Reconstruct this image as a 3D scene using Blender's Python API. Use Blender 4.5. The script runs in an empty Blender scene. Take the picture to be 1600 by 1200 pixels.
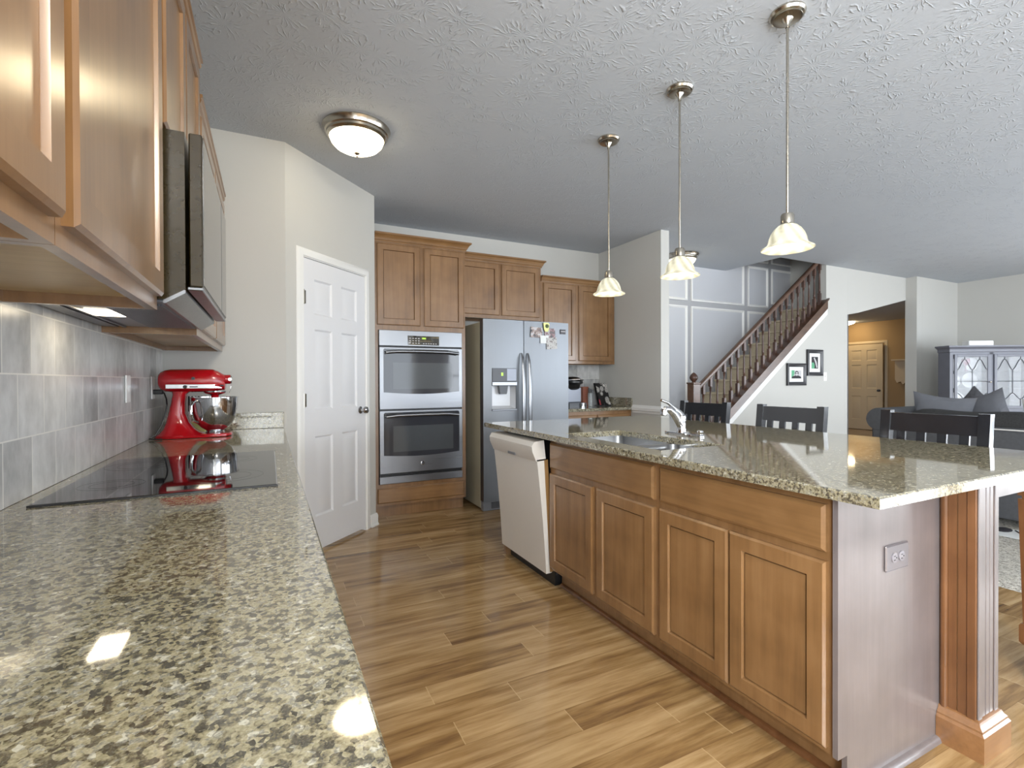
import bpy, bmesh, math, random
from mathutils import Vector, Matrix
random.seed(7)
PI = math.pi
SC = bpy.context.scene
COL = SC.collection

# ------------------------------------------------------------------ camera
YAW, PITCH, ROLL, FPX, CAMH = math.radians(26.27), math.radians(-.387), math.radians(-.21), 767.74, 1.2
fw = Vector((math.sin(YAW)*math.cos(PITCH), math.cos(YAW)*math.cos(PITCH), math.sin(PITCH)))
rt = Vector((math.cos(YAW), -math.sin(YAW), 0)); up = rt.cross(fw)
r2 = rt*math.cos(ROLL)+up*math.sin(ROLL); u2 = -rt*math.sin(ROLL)+up*math.cos(ROLL)
cd = bpy.data.cameras.new('camera'); cam = bpy.data.objects.new('camera', cd); COL.objects.link(cam)
cd.sensor_fit = 'HORIZONTAL'; cd.sensor_width = 36.0; cd.lens = FPX/1600*36; cd.clip_start = .03; cd.clip_end = 100
cam.matrix_world = Matrix(((r2.x,u2.x,-fw.x,0),(r2.y,u2.y,-fw.y,0),(r2.z,u2.z,-fw.z,CAMH),(0,0,0,1)))
SC.camera = cam
# ------------------------------------------------------------------ view, world, daylight through the windows, added fill
SC.view_settings.view_transform = 'Standard'; SC.view_settings.look = 'None'
SC.view_settings.exposure = 0.4; SC.view_settings.gamma = 1.0; SC.view_settings.use_curve_mapping = False
w = bpy.data.worlds.new('sky'); SC.world = w; w.use_nodes = True
w.node_tree.nodes['Background'].inputs[0].default_value = (.75,.85,1,1); w.node_tree.nodes['Background'].inputs[1].default_value = 1.2

def area(name, loc, rot, sx, sy, energy, col):
    l = bpy.data.lights.new(name, 'AREA'); l.shape = 'RECTANGLE'; l.size = sx; l.size_y = sy
    l.energy = energy; l.color = col
    o = bpy.data.objects.new(name, l); COL.objects.link(o); o.location = loc; o.rotation_euler = rot
    return o
DAY = (.87,.935,1.0)
WINS = [(0.6, 3.0, .05, 2.15), (3.8, 6.4, .4, 2.25), (7.0, 9.75, .1, 2.25)]     # x0, x1, z0, z1 in the front wall
WY = -2.6
WE = [40, 78, 145]
for (x0,x1,z0,z1), e in zip(WINS, WE):
    area('daylight', ((x0+x1)/2, WY-.16, (z0+z1)/2), (PI/2,0,0), x1-x0-.06, z1-z0-.06, e, DAY)
RW = (-2.5, .9, .08, 2.2)                                                           # y0,y1,z0,z1 in the right wall
area('daylight', (10.1, (RW[0]+RW[1])/2, (RW[2]+RW[3])/2), (PI/2,0,PI/2), RW[1]-RW[0]-.06, RW[3]-RW[2]-.06, 190, DAY)
LW_FILL = (-2.3, -.7, .95, 2.2)                                                         # added unseen window in the left wall, fill for the island front
area('daylight', (-.74, (LW_FILL[0]+LW_FILL[1])/2, (LW_FILL[2]+LW_FILL[3])/2), (PI/2,0,-PI/2), LW_FILL[1]-LW_FILL[0]-.06, LW_FILL[3]-LW_FILL[2]-.06, 250, DAY)  # fill lamp in the added left opening
WARM = (1.0, .84, .62)
def bulb(name, loc, energy, col=WARM, r=.03, parent=None):
    l = bpy.data.lights.new(name, 'POINT'); l.energy = energy; l.color = col; l.shadow_soft_size = r
    o = bpy.data.objects.new(name, l); COL.objects.link(o); o.location = loc
    if parent: o.parent = parent
    return o

# ------------------------------------------------------------------ materials
def lin(c):
    return tuple(((v/255)/12.92 if v/255 <= .04045 else ((v/255+.055)/1.055)**2.4) for v in c)+(1,)
class G:
    def __init__(s, name):
        s.m = bpy.data.materials.new(name); s.m.use_nodes = True; s.t = s.m.node_tree
        s.b = s.t.nodes['Principled BSDF']
    def n(s, ty, **kw):
        x = s.t.nodes.new(ty)
        for k, v in kw.items(): setattr(x, k, v)
        return x
    def put(s, sock, v):
        if hasattr(v, 'links') or isinstance(v, bpy.types.NodeSocket): s.t.links.new(v, sock)
        else: sock.default_value = v
    def ma(s, op, a, b=0.0, c=None):
        x = s.n('ShaderNodeMath', operation=op); s.put(x.inputs[0], a); s.put(x.inputs[1], b)
        if c is not None: s.put(x.inputs[2], c)
        return x.outputs[0]
    def pos(s): return s.n('ShaderNodeNewGeometry').outputs['Position']
    def obj(s): return s.n('ShaderNodeTexCoord').outputs['Object']
    def xyz(s, v):
        x = s.n('ShaderNodeSeparateXYZ'); s.put(x.inputs[0], v); return x.outputs
    def comb(s, a, b, c=0.0):
        x = s.n('ShaderNodeCombineXYZ'); s.put(x.inputs[0], a); s.put(x.inputs[1], b); s.put(x.inputs[2], c); return x.outputs[0]
    def scale(s, v, sc):
        x = s.n('ShaderNodeVectorMath', operation='MULTIPLY'); s.put(x.inputs[0], v); x.inputs[1].default_value = sc; return x.outputs[0]
    def noise(s, v, sc, det=3, rough=.55, out=0):
        x = s.n('ShaderNodeTexNoise'); s.put(x.inputs['Vector'], v); x.inputs['Scale'].default_value = sc
        x.inputs['Detail'].default_value = det; x.inputs['Roughness'].default_value = rough; return x.outputs[out]
    def white(s, v):
        x = s.n('ShaderNodeTexWhiteNoise', noise_dimensions='3D'); s.put(x.inputs['Vector'], v); return x.outputs[0]
    def ramp(s, f, stops, inter='LINEAR'):
        x = s.n('ShaderNodeValToRGB'); s.put(x.inputs[0], f); e = x.color_ramp; e.interpolation = inter
        while len(e.elements) < len(stops): e.elements.new(.5)
        for el, (p, c) in zip(e.elements, stops): el.position = p; el.color = c
        return x.outputs[0]
    def mix(s, f, a, b, blend='MIX'):
        x = s.n('ShaderNodeMix', data_type='RGBA', blend_type=blend); s.put(x.inputs[0], f); s.put(x.inputs[6], a); s.put(x.inputs[7], b); return x.outputs[2]
    def bump(s, h, strength=.3, dist=.01):
        x = s.n('ShaderNodeBump'); s.put(x.inputs['Height'], h); x.inputs['Strength'].default_value = strength; x.inputs['Distance'].default_value = dist
        s.t.links.new(x.outputs[0], s.b.inputs['Normal'])
    def set(s, **kw):
        for k, v in kw.items(): s.put(s.b.inputs[k.replace('_', ' ')], v)
        return s.m

def plain(name, rgb, rough=.5, metal=0, var=.05, sc=9, bump=0, **kw):
    g = G(name); v = g.obj(); f = g.noise(v, sc)
    c = lin(rgb); d = tuple(x*(1-var*2) for x in c[:3])+(1,); e = tuple(min(1, x*(1+var)) for x in c[:3])+(1,)
    g.set(Base_Color=g.mix(f, d, e), Roughness=rough, Metallic=metal)
    if bump: g.bump(g.noise(v, sc*6), bump, .004)
    for k, val in kw.items(): g.put(g.b.inputs[k.replace('_', ' ')], val)
    return g.m

def wood(name, dark, mid, light, axis='z', rough=.3, grain=1.0, coat=.15):
    g = G(name); v = g.obj()
    s = {'z': (26,26,1.7), 'x': (1.7,26,26), 'y': (26,1.7,26)}[axis]
    r = {'z': (90,90,3), 'x': (3,90,90), 'y': (90,3,90)}[axis]
    a = g.noise(g.scale(v, s), 1.0, 5, .6); b = g.noise(v, 4.5, 3); c = g.noise(g.scale(v, r), 1.0, 2)
    f = g.ma('ADD', g.ma('MULTIPLY', a, .45*grain), g.ma('ADD', g.ma('MULTIPLY', b, .5), g.ma('MULTIPLY', c, .12)))
    g.set(Base_Color=g.ramp(f, [(.3, lin(dark)), (.52, lin(mid)), (.75, lin(light))]), Roughness=rough, Coat_Weight=coat, Coat_Roughness=.2)
    g.bump(c, .03, .002)
    return g.m
M = {}
M['wood_v'] = wood('maple_vertical_grain', (97,69,42), (127,93,58), (146,111,74), 'z', coat=.75)
M['wood_h'] = wood('maple_horizontal_grain', (98,70,42), (128,94,58), (147,112,74), 'x', coat=.6)
M['wood_red'] = wood('maple_reddish', (74,46,26), (102,66,38), (124,84,52), 'z')
M['wood_dark'] = wood('stair_oak_dark', (44,28,22), (70,46,36), (96,66,52), 'z', rough=.42)
M['wood_rail'] = wood('stair_oak_rail', (58,42,34), (84,60,46), (106,78,60), 'x', rough=.3)
M['wood_pale'] = wood('veneer_under_cabinet', (150,122,80), (178,150,104), (196,170,126), 'y', rough=.4)
M['wood_foot'] = wood('post_foot_maple', (100,66,38), (130,90,54), (150,110,72), 'x', rough=.3, coat=.9)
M['panel_side'] = wood('island_veneer_daylit', (98,91,90), (112,104,103), (126,118,117), 'z', rough=.32, grain=.8, coat=.7)  # wood base greyed: bluish window reflection on this side put into the colour

def granite():
    g = G('speckled_granite'); p = g.pos()
    warp = g.n('ShaderNodeVectorMath', operation='ADD'); g.put(warp.inputs[0], p)
    g.put(warp.inputs[1], g.scale(g.noise(p, 160, 2, .5, 1), (.004,.004,.004)))
    vo = g.n('ShaderNodeTexVoronoi', feature='F1'); g.put(vo.inputs['Vector'], warp.outputs[0]); vo.inputs['Scale'].default_value = 160
    cell = g.xyz(vo.outputs['Color'])[0]
    big = g.noise(p, 62, 3, .65)
    f = g.ma('ADD', g.ma('MULTIPLY', cell, .6), g.ma('MULTIPLY', g.ma('SUBTRACT', big, .40), 1.5))
    c = g.ramp(f, [(.04, lin((12,11,9))), (.18, lin((32,29,22))), (.30, lin((82,76,56))), (.42, lin((128,120,92))), (.58, lin((156,149,122))), (.72, lin((104,103,97))), (.86, lin((186,183,166)))])
    fine = g.noise(p, 380, 2)
    c = g.mix(.2, c, g.ramp(fine, [(.3, lin((84,77,64))), (.7, lin((204,196,174)))]))
    return g.set(Base_Color=c, Roughness=.05, IOR=2.4)
M['granite'] = granite()

def floor_mat():
    g = G('hardwood_planks'); p = g.xyz(g.pos()); X, Y = p[0], p[1]
    ry = g.ma('DIVIDE', g.ma('ADD', Y, .037), .1195); row = g.ma('FLOOR', ry); fy = g.ma('FRACT', ry)
    rx = g.ma('ADD', g.ma('DIVIDE', X, 1.05), g.white(g.comb(row, 3.7)))
    idx = g.ma('FLOOR', rx); fx = g.ma('FRACT', rx)
    rnd = g.white(g.comb(row, idx, 1.0)); rnd2 = g.white(g.comb(row, idx, 5.0))
    gp = g.comb(g.ma('MULTIPLY', X, 2.2), g.ma('MULTIPLY', Y, 26.0), g.ma('MULTIPLY', rnd, 40.0))
    gr = g.noise(gp, 1.0, 5, .62)
    bl = g.noise(g.comb(g.ma('MULTIPLY', X, 1.3), g.ma('MULTIPLY', Y, 7.0), g.ma('MULTIPLY', rnd2, 20.0)), 1.0, 3)
    f = g.ma('ADD', g.ma('MULTIPLY', gr, .62), g.ma('ADD', g.ma('MULTIPLY', bl, .28), g.ma('MULTIPLY', rnd, .14)))
    c = g.ramp(f, [(.36, lin((108,80,50))), (.47, lin((146,115,74))), (.58, lin((174,143,100))), (.72, lin((202,173,130)))])
    ey = g.ma('MINIMUM', fy, g.ma('SUBTRACT', 1.0, fy)); ex = g.ma('MINIMUM', fx, g.ma('SUBTRACT', 1.0, fx))
    gap = g.ma('MAXIMUM', g.ma('LESS_THAN', ey, .011), g.ma('LESS_THAN', ex, .0013))
    c = g.mix(g.ma('MULTIPLY', g.ma('LESS_THAN', ey, .008), .5), c, lin((104,76,44))); c = g.mix(g.ma('MULTIPLY', g.ma('LESS_THAN', ex, .0016), .6), c, lin((206,178,134)))  # pale end joints: light caught on the plank bevels, painted in
    g.bump(g.ma('ADD', g.ma('MULTIPLY', gr, .25), g.ma('MULTIPLY', gap, -.6)), .06, .003)
    return g.set(Base_Color=c, Roughness=g.ma('ADD', .10, g.ma('MULTIPLY', gr, .10)), IOR=1.65)
M['floor'] = floor_mat()

def ceiling_mat():
    g = G('stomped_ceiling'); pos = g.pos(); p2 = g.xyz(pos); P = g.comb(p2[0], p2[1])
    hs = []
    for sc, off, ph in ((4.6, .0, 0.), (5.3, 7.3, 2.)):
        V = g.comb(g.ma('ADD', p2[0], off), g.ma('ADD', p2[1], off*.7))
        vo = g.n('ShaderNodeTexVoronoi', feature='F1', voronoi_dimensions='2D'); g.put(vo.inputs['Vector'], V); vo.inputs['Scale'].default_value = sc
        d = g.n('ShaderNodeVectorMath', operation='SUBTRACT'); g.put(d.inputs[0], V); g.put(d.inputs[1], vo.outputs['Position'])
        q = g.xyz(d.outputs[0]); ang = g.ma('ARCTAN2', q[1], q[0])
        ln = g.n('ShaderNodeVectorMath', operation='LENGTH'); g.put(ln.inputs[0], d.outputs[0]); L = ln.outputs['Value']
        wob = g.noise(P, 14, 2)
        rid = g.ma('SINE', g.ma('ADD', g.ma('MULTIPLY', ang, 17.0), g.ma('MULTIPLY', wob, 16.0)))
        rid = g.ma('POWER', g.ma('MAXIMUM', rid, 0.0), 3.0)
        fall = g.ma('MULTIPLY', g.ma('MINIMUM', g.ma('MULTIPLY', L, 28.0), 1.0), g.ma('MAXIMUM', g.ma('SUBTRACT', 1.0, g.ma('MULTIPLY', L, 8.5)), 0.0))
        brk = g.ma('MAXIMUM', g.ma('MULTIPLY', g.ma('SUBTRACT', g.noise(P, 26, 2), .42), 4.0), 0.0)
        hs.append(g.ma('MULTIPLY', g.ma('MULTIPLY', rid, fall), g.ma('MINIMUM', brk, 1.0)))
    h = g.ma('ADD', g.ma('ADD', hs[0], hs[1]), g.ma('MULTIPLY', g.noise(P, 40, 2), .1))
    g.bump(h, .55, .014)
    return g.set(Base_Color=g.mix(g.noise(P, 1.5), lin((183,189,197)), lin((189,195,202))), Roughness=.85)
M['ceiling'] = ceiling_mat()

def tile_mat(ax):
    g = G('stone_tile_'+ax); p = g.xyz(g.pos()); U = p[1] if ax == 'y' else p[0]; Z = p[2]
    rz = g.ma('DIVIDE', g.ma('SUBTRACT', Z, .900), .1605); row = g.ma('FLOOR', rz); fz = g.ma('FRACT', rz)
    sh = g.ma('MULTIPLY', g.ma('MODULO', g.ma('ADD', row, 20.0), 2.0), .5)
    ru = g.ma('ADD', g.ma('DIVIDE', g.ma('SUBTRACT', U, 1.705), .158), sh); iu = g.ma('FLOOR', ru); fu = g.ma('FRACT', ru)
    rnd = g.white(g.comb(row, iu, 2.0))
    off = g.comb(g.ma('ADD', U, g.ma('MULTIPLY', rnd, 9.0)), g.ma('MULTIPLY', Z, .55), g.ma('MULTIPLY', rnd, 5.0))
    st = g.noise(off, 22, 4, .6); cl = g.noise(off, 6, 3)
    f = g.ma('ADD', g.ma('MULTIPLY', st, .4), g.ma('ADD', g.ma('MULTIPLY', cl, .45), g.ma('MULTIPLY', rnd, .16)))
    c = g.ramp(f, [(.32, lin((138,138,137))), (.5, lin((176,176,175))), (.68, lin((206,206,205)))])
    eu = g.ma('MINIMUM', fu, g.ma('SUBTRACT', 1.0, fu)); ez = g.ma('MINIMUM', fz, g.ma('SUBTRACT', 1.0, fz))
    gr = g.ma('LESS_THAN', g.ma('MINIMUM', eu, ez), .012)
    c = g.mix(gr, c, lin((214,212,206)))
    g.bump(g.ma('SUBTRACT', g.ma('MULTIPLY', st, .15), gr), .25, .002)
    return g.set(Base_Color=c, Roughness=.28)
M['tile_y'] = tile_mat('y'); M['tile_x'] = tile_mat('x')

M['wall'] = plain('greige_wall_paint', (190,189,184), .7, var=.01, sc=2)
M['panel_paint'] = plain('panel_paint', (186,188,193), .6, var=.01, sc=2)
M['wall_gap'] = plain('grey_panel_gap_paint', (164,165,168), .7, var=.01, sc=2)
M['tan'] = plain('tan_wall_paint', (166,138,98), .75, var=.015, sc=2)
M['white'] = plain('white_trim_paint', (226,226,224), .4, var=.01, sc=3)
M['white_door'] = plain('white_door_paint', (218,219,222), .42, var=.01, sc=3)
M['hall_door'] = plain('hall_door_paint', (206,186,152), .45, var=.01, sc=3)
def brushed(name, rgb, rough, axis, amt=.12):
    g = G(name); s = {'x': (1,60,220), 'z': (220,60,1)}[axis]
    n = g.noise(g.scale(g.obj(), s), 1.0, 3)
    g.set(Base_Color=lin(rgb), Metallic=1.0, Roughness=g.ma('ADD', rough, g.ma('MULTIPLY', n, amt)))
    g.bump(n, .02, .001)
    return g.m
M['steel'] = brushed('brushed_stainless', (142,144,148), .24, 'x')
M['steel_fridge'] = brushed('fridge_stainless', (128,131,135), .36, 'z')
M['chrome'] = plain('polished_chrome', (196,196,198), .07, 1, var=.02)
M['nickel'] = plain('brushed_nickel', (186,180,168), .22, 1, var=.05, sc=30)
M['sink'] = plain('satin_sink_steel', (160,160,160), .28, 1, var=.03)
M['black_glass'] = plain('black_glass', (10,10,12), .03, 0, var=.02, IOR=2.1)
M['burner'] = plain('burner_print', (16,16,18), .1, 0)
M['oven_glass'] = plain('oven_glass', (52,54,60), .05, 0, var=.02, IOR=1.6)
M['oven_inner'] = plain('oven_window', (74,78,82), .08, 0, var=.04, IOR=1.6)
M['black'] = plain('black_plastic', (20,20,22), .35, 0)
M['micro_side'] = plain('microwave_black_reflection', (44,35,12), .25, 0, var=.12, sc=30)  # olive tint paints the cabinet door's reflection into the black
M['grey_plastic'] = plain('grey_plastic', (120,122,126), .4, 0)
M['dark_grey'] = plain('dark_grey_plastic', (66,68,74), .3, 0)
M['fridge_side'] = plain('fridge_side_paint', (172,166,144), .45, 0, var=.03)
M['bisque'] = plain('dishwasher_panel', (216,212,205), .38, .1, var=.03, sc=3)
M['bisque_side'] = plain('dishwasher_edge', (138,104,62), .4, 0)
M['red'] = plain('red_enamel', (176,14,26), .16, 0, var=.04, Coat_Weight=.5, Coat_Roughness=.05)
M['stool'] = plain('black_stool_paint', (30,31,35), .2, 0, var=.15, sc=14, Coat_Weight=.8, Coat_Roughness=.08)
M['sofa'] = plain('charcoal_upholstery', (76,77,80), .9, 0, var=.15, sc=40, bump=.3)
M['throw'] = plain('fuzzy_charcoal_plush', (58,58,58), .95, 0, var=.35, sc=90, bump=.9)
M['pillow_grey'] = plain('grey_pillow_cloth', (104,106,112), .85, 0, var=.06, sc=20, bump=.2)
M['patterned'] = plain('patterned_cloth', (84,84,88), .85, 0, var=.4, sc=30)
M['pillow_white'] = plain('off_white_pillow_cloth', (206,204,200), .85, 0, var=.06, sc=20, bump=.2)
M['hutch'] = plain('slate_painted_wood', (110,112,122), .42, 0, var=.08, sc=6)
M['hutch_inside'] = plain('hutch_back_board', (60,62,68), .6, 0, var=.12, sc=12)
M['carpet'] = plain('beige_stair_carpet', (206,192,166), .95, 0, var=.15, sc=70, bump=.8)
M['plate_white'] = plain('white_plastic', (232,232,230), .35, 0, var=.01)
M['plate_nickel'] = plain('pewter_plate', (150,146,150), .32, .8, var=.04)
M['outlet_grey'] = plain('outlet_face', (138,134,138), .35, .2, var=.03)
M['mat_white'] = plain('picture_mat', (228,228,226), .6, 0, var=.01)
M['frame_black'] = plain('black_picture_frame', (44,44,48), .35, 0, var=.1)
M['paper'] = plain('paper', (222,224,222), .7, 0, var=.03)
M['grey_ink'] = plain('grey_print', (96,94,98), .7, 0, var=.2, sc=60)
M['dark_ink'] = plain('dark_print', (40,38,42), .7, 0, var=.2, sc=60)
M['light_ink'] = plain('light_print', (196,194,196), .7, 0, var=.1, sc=60)
M['green_ink'] = plain('green_print', (96,170,130), .7, 0, var=.15, sc=60)
M['skin_ink'] = plain('warm_print', (190,150,130), .7, 0, var=.2, sc=70)
M['yellow'] = plain('pale_yellow_plastic', (226,226,150), .5, 0, var=.05)
M['olive'] = plain('olive_plastic', (70,84,40), .5, 0, var=.05)
M['terracotta'] = plain('copper_brown_ceramic', (150,92,72), .5, 0, var=.08)
M['recess'] = plain('silver_recess', (206,208,212), .35, .2, var=.02)
M['keurig'] = plain('silver_grey_plastic', (132,136,146), .3, .3, var=.03)
M['pink'] = plain('pink_glass', (206,110,140), .1, 0, var=.05, Transmission_Weight=.4)
M['china'] = plain('white_china', (226,228,232), .2, 0, var=.02)
M['lead'] = plain('lead_came', (72,74,80), .4, .6)
def photo(name, seedv, cols):
    g = G(name); v = g.obj(); o = g.n('ShaderNodeVectorMath', operation='ADD'); g.put(o.inputs[0], v); o.inputs[1].default_value = (seedv, seedv*2, seedv*3)
    f = g.noise(o.outputs[0], 26, 4, .65)
    return g.set(Base_Color=g.ramp(f, [(.28+.44*i/(len(cols)-1), lin(c)) for i, c in enumerate(cols)]), Roughness=.3)
M['photo_a'] = photo('snapshot_print_a', 1.3, [(34,36,46), (70,70,78), (150,128,118), (196,196,200), (52,52,62)])
M['photo_b'] = photo('snapshot_print_b', 4.1, [(38,40,44), (84,88,88), (128,90,92), (180,182,186), (60,64,68)])
M['photo_c'] = photo('snapshot_print_c', 8.2, [(54,54,56), (116,112,108), (190,188,184), (92,78,78), (206,204,200)])
def book_mat():
    g = G('floral_book_cover'); v = g.obj()
    vo = g.n('ShaderNodeTexVoronoi', feature='F1'); g.put(vo.inputs['Vector'], v); vo.inputs['Scale'].default_value = 15
    d = vo.outputs['Distance']
    rose = g.ma('LESS_THAN', d, .5)
    sw = g.ma('GREATER_THAN', g.ma('SINE', g.ma('ADD', g.ma('MULTIPLY', d, 46.0), g.ma('MULTIPLY', g.noise(v, 50), 7.0))), -.2)
    f = g.ma('MULTIPLY', rose, sw); p = g.xyz(v)
    redz = g.ma('MULTIPLY', g.ma('LESS_THAN', p[0], -.045), g.ma('LESS_THAN', p[2], .12))
    c = g.mix(f, lin((24,22,24)), g.mix(redz, lin((206,202,196)), lin((190,70,80))))
    return g.set(Base_Color=c, Roughness=.3)
M['book'] = book_mat()
def rug_mat():
    g = G('flecked_shag'); p = g.pos(); f = g.noise(p, 70, 3, .7)
    g.bump(f, .9, .02)
    return g.set(Base_Color=g.ramp(f, [(.32, lin((96,92,84))), (.46, lin((178,172,160))), (.6, lin((214,209,198)))]), Roughness=.95)
M['rug'] = rug_mat()
def emis(name, rgb, strength, pattern=0):
    g = G(name); c = lin(rgb)
    if pattern:
        v = g.obj(); q = g.xyz(v); ang = g.ma('ARCTAN2', q[1], q[0])
        sp = g.ma('SINE', g.ma('ADD', g.ma('MULTIPLY', ang, 9.0), g.ma('MULTIPLY', q[2], 62.0)))
        f = g.ma('ADD', g.ma('MULTIPLY', sp, .24), g.ma('MULTIPLY', g.noise(v, 22, 3), .9))
        g.set(Base_Color=g.mix(f, lin((128,124,106)), lin((176,172,156))), Emission_Color=g.mix(f, lin((228,220,186)), c),
              Emission_Strength=g.ma('MULTIPLY', g.ma('ADD', .5, g.ma('MULTIPLY', f, .9)), strength), Roughness=.25)
    else:
        g.set(Base_Color=c, Emission_Color=c, Emission_Strength=g.ma('ADD', strength, g.ma('MULTIPLY', g.noise(g.obj(), 9), .05*strength)), Roughness=.3)
    return g.m
M['shade'] = emis('alabaster_glass_lit', (255,250,226), .5, 1)
M['dome'] = emis('frosted_dome_lit', (255,236,196), 7.5)
M['dome_far'] = emis('frosted_dome_lit_far', (255,242,208), 4.0)
M['led_green'] = emis('green_display', (150,200,60), .8)
M['dome_hall'] = emis('hall_dome_lit', (255,228,180), 26.0)
M['hood_lamp'] = emis('cooktop_lamp', (255,238,205), 14.0)
def glass(name, tint=(1,1,1,1), alpha=.18):
    g = G(name); return g.set(Base_Color=tint, Roughness=.02, Alpha=g.ma('ADD', alpha, g.ma('MULTIPLY', g.noise(g.obj(), 3), .02)), Specular_IOR_Level=.6)
M['glass'] = glass('clear_glass', (.8,.85,.85,1), .2)
M['pane'] = glass('cabinet_pane', (.75,.78,.82,1), .22)

# ------------------------------------------------------------------ mesh helpers
class MB:
    def __init__(s): s.b = bmesh.new()
    def face(s, pts):
        try: return s.b.faces.new([s.b.verts.new(p) for p in pts])
        except ValueError: return None
    def box(s, x0, x1, y0, y1, z0, z1, bev=0, seg=1):
        v = [s.b.verts.new((x, y, z)) for x in (x0,x1) for y in (y0,y1) for z in (z0,z1)]
        fs = [s.b.faces.new([v[i] for i in q]) for q in ((0,1,3,2),(4,6,7,5),(0,4,5,1),(2,3,7,6),(0,2,6,4),(1,5,7,3))]
        if bev:
            es = {e for f in fs for e in f.edges}
            bmesh.ops.bevel(s.b, geom=list(es), offset=bev, segments=seg, affect='EDGES', profile=.5)
        return s
    def loft(s, rings, cap0=True, cap1=True, closed=True):
        R = [[s.b.verts.new(p) for p in r] for r in rings]
        n = len(R[0])
        for a, b in zip(R, R[1:]):
            for i in range(n if closed else n-1):
                j = (i+1) % n
                try: s.b.faces.new((a[i], a[j], b[j], b[i]))
                except ValueError: pass
        if cap0: s.b.faces.new(R[0][::-1])
        if cap1: s.b.faces.new(R[-1])
        return s
    def lathe(s, prof, c=(0,0,0), axis='z', seg=32, cap0=True, cap1=True):
        rings = []
        for r, h in prof:
            ring = []
            for i in range(seg):
                a = 2*PI*i/seg; p = (r*math.cos(a), r*math.sin(a), h)
                if axis == 'x': p = (p[2], p[0], p[1])
                if axis == 'y': p = (p[1], p[2], p[0])
                ring.append((c[0]+p[0], c[1]+p[1], c[2]+p[2]))
            rings.append(ring)
        return s.loft(rings, cap0, cap1)
    def tube(s, pts, r, seg=10, cap=True):
        pts = [Vector(p) for p in pts]; rings = []; n = len(pts)
        rr = r if isinstance(r, (list, tuple)) else [r]*n
        nrm = None
        for i, p in enumerate(pts):
            t = (pts[min(i+1,n-1)]-pts[max(i-1,0)]).normalized()
            if nrm is None:
                nrm = t.cross(Vector((0,0,1)))
                if nrm.length < .1: nrm = t.cross(Vector((0,1,0)))
            nrm = (nrm - t*nrm.dot(t)).normalized(); bn = t.cross(nrm)
            rings.append([tuple(p+(nrm*math.cos(2*PI*k/seg)+bn*math.sin(2*PI*k/seg))*rr[i]) for k in range(seg)])
        return s.loft(rings, cap, cap)
    def prism(s, poly, axis, a, b):
        f = {'x': lambda u, v, t: (t,u,v), 'y': lambda u, v, t: (u,t,v), 'z': lambda u, v, t: (u,v,t)}[axis]
        return s.loft([[f(u,v,a) for u,v in poly], [f(u,v,b) for u,v in poly]])
    def nested(s, x0, x1, z0, z1, prof, fill=True):
        rings = [[(x0+i,y,z0+i),(x1-i,y,z0+i),(x1-i,y,z1-i),(x0+i,y,z1-i)] for i, y in prof]
        return s.loft(rings, False, fill)
    def ball(s, c, r, seg=20, rings=12):
        rx, ry, rz = r if isinstance(r, (list,tuple)) else (r,r,r)
        m = Matrix.Translation(c) @ Matrix.Diagonal((rx,ry,rz,1))
        bmesh.ops.create_uvsphere(s.b, u_segments=seg, v_segments=rings, radius=1, matrix=m); return s
    def build(s, name, mat, parent=None, off=None, angle=32):
        bmesh.ops.recalc_face_normals(s.b, faces=s.b.faces[:])
        me = bpy.data.meshes.new(name); s.b.to_mesh(me); s.b.free()
        me.polygons.foreach_set('use_smooth', [True]*len(me.polygons)); me.set_sharp_from_angle(angle=math.radians(angle))
        me.materials.append(mat if not isinstance(mat, str) else M[mat])
        o = bpy.data.objects.new(name, me); COL.objects.link(o)
        if parent is not None:
            o.parent = parent
        if off is not None: me.transform(Matrix.Translation(-Vector(off)))
        return o
def thing(name, label, cat, loc=(0,0,0), rz=0, group=None):
    o = bpy.data.objects.new(name, None); COL.objects.link(o); o.location = loc; o.rotation_euler = (0,0,rz)
    o.empty_display_size = .1; o['label'] = label; o['category'] = cat
    if group: o['group'] = group
    return o
def tag(o, label, cat, group=None, kind=None):
    o['label'] = label; o['category'] = cat
    if group: o['group'] = group
    if kind: o['kind'] = kind
    return o
def struct(o, label, cat):
    o['kind'] = 'structure'; o['label'] = label; o['category'] = cat; return o
def copy_thing(o, loc, label, rz=None):
    c = o.copy(); COL.objects.link(c); c.location = loc; c['label'] = label
    if rz is not None: c.rotation_euler = (0,0,rz)
    for ch in list(o.children):
        d = ch.copy(); COL.objects.link(d); d.parent = c
        for g in list(ch.children):
            e = g.copy(); COL.objects.link(e); e.parent = d
    return c

# ------------------------------------------------------------------ the room
CH = 2.74
XL, YE, YB, XR = -.567, 3.488, 4.90, 9.93
b = MB().box(-.9, 13.2, -3.0, 8.3, -.06, 0)
struct(b.build('floor', 'floor'), 'warm brown hardwood plank floor running through kitchen and living room', 'floor')
b = MB(); b.box(-.8, 5.78, WY-.3, 5.1, CH, CH+.12); b.box(5.78, 10.2, WY-.3, 4.06, CH, CH+.12)
struct(b.build('ceiling', 'ceiling'), 'pale grey stomp textured ceiling', 'ceiling')
b = MB(); b.box(5.5, 9.1, 3.9, 5.2, 5.2, 5.3)
struct(b.build('ceiling_stairwell', 'ceiling'), 'high ceiling over the stairwell', 'ceiling')

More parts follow.
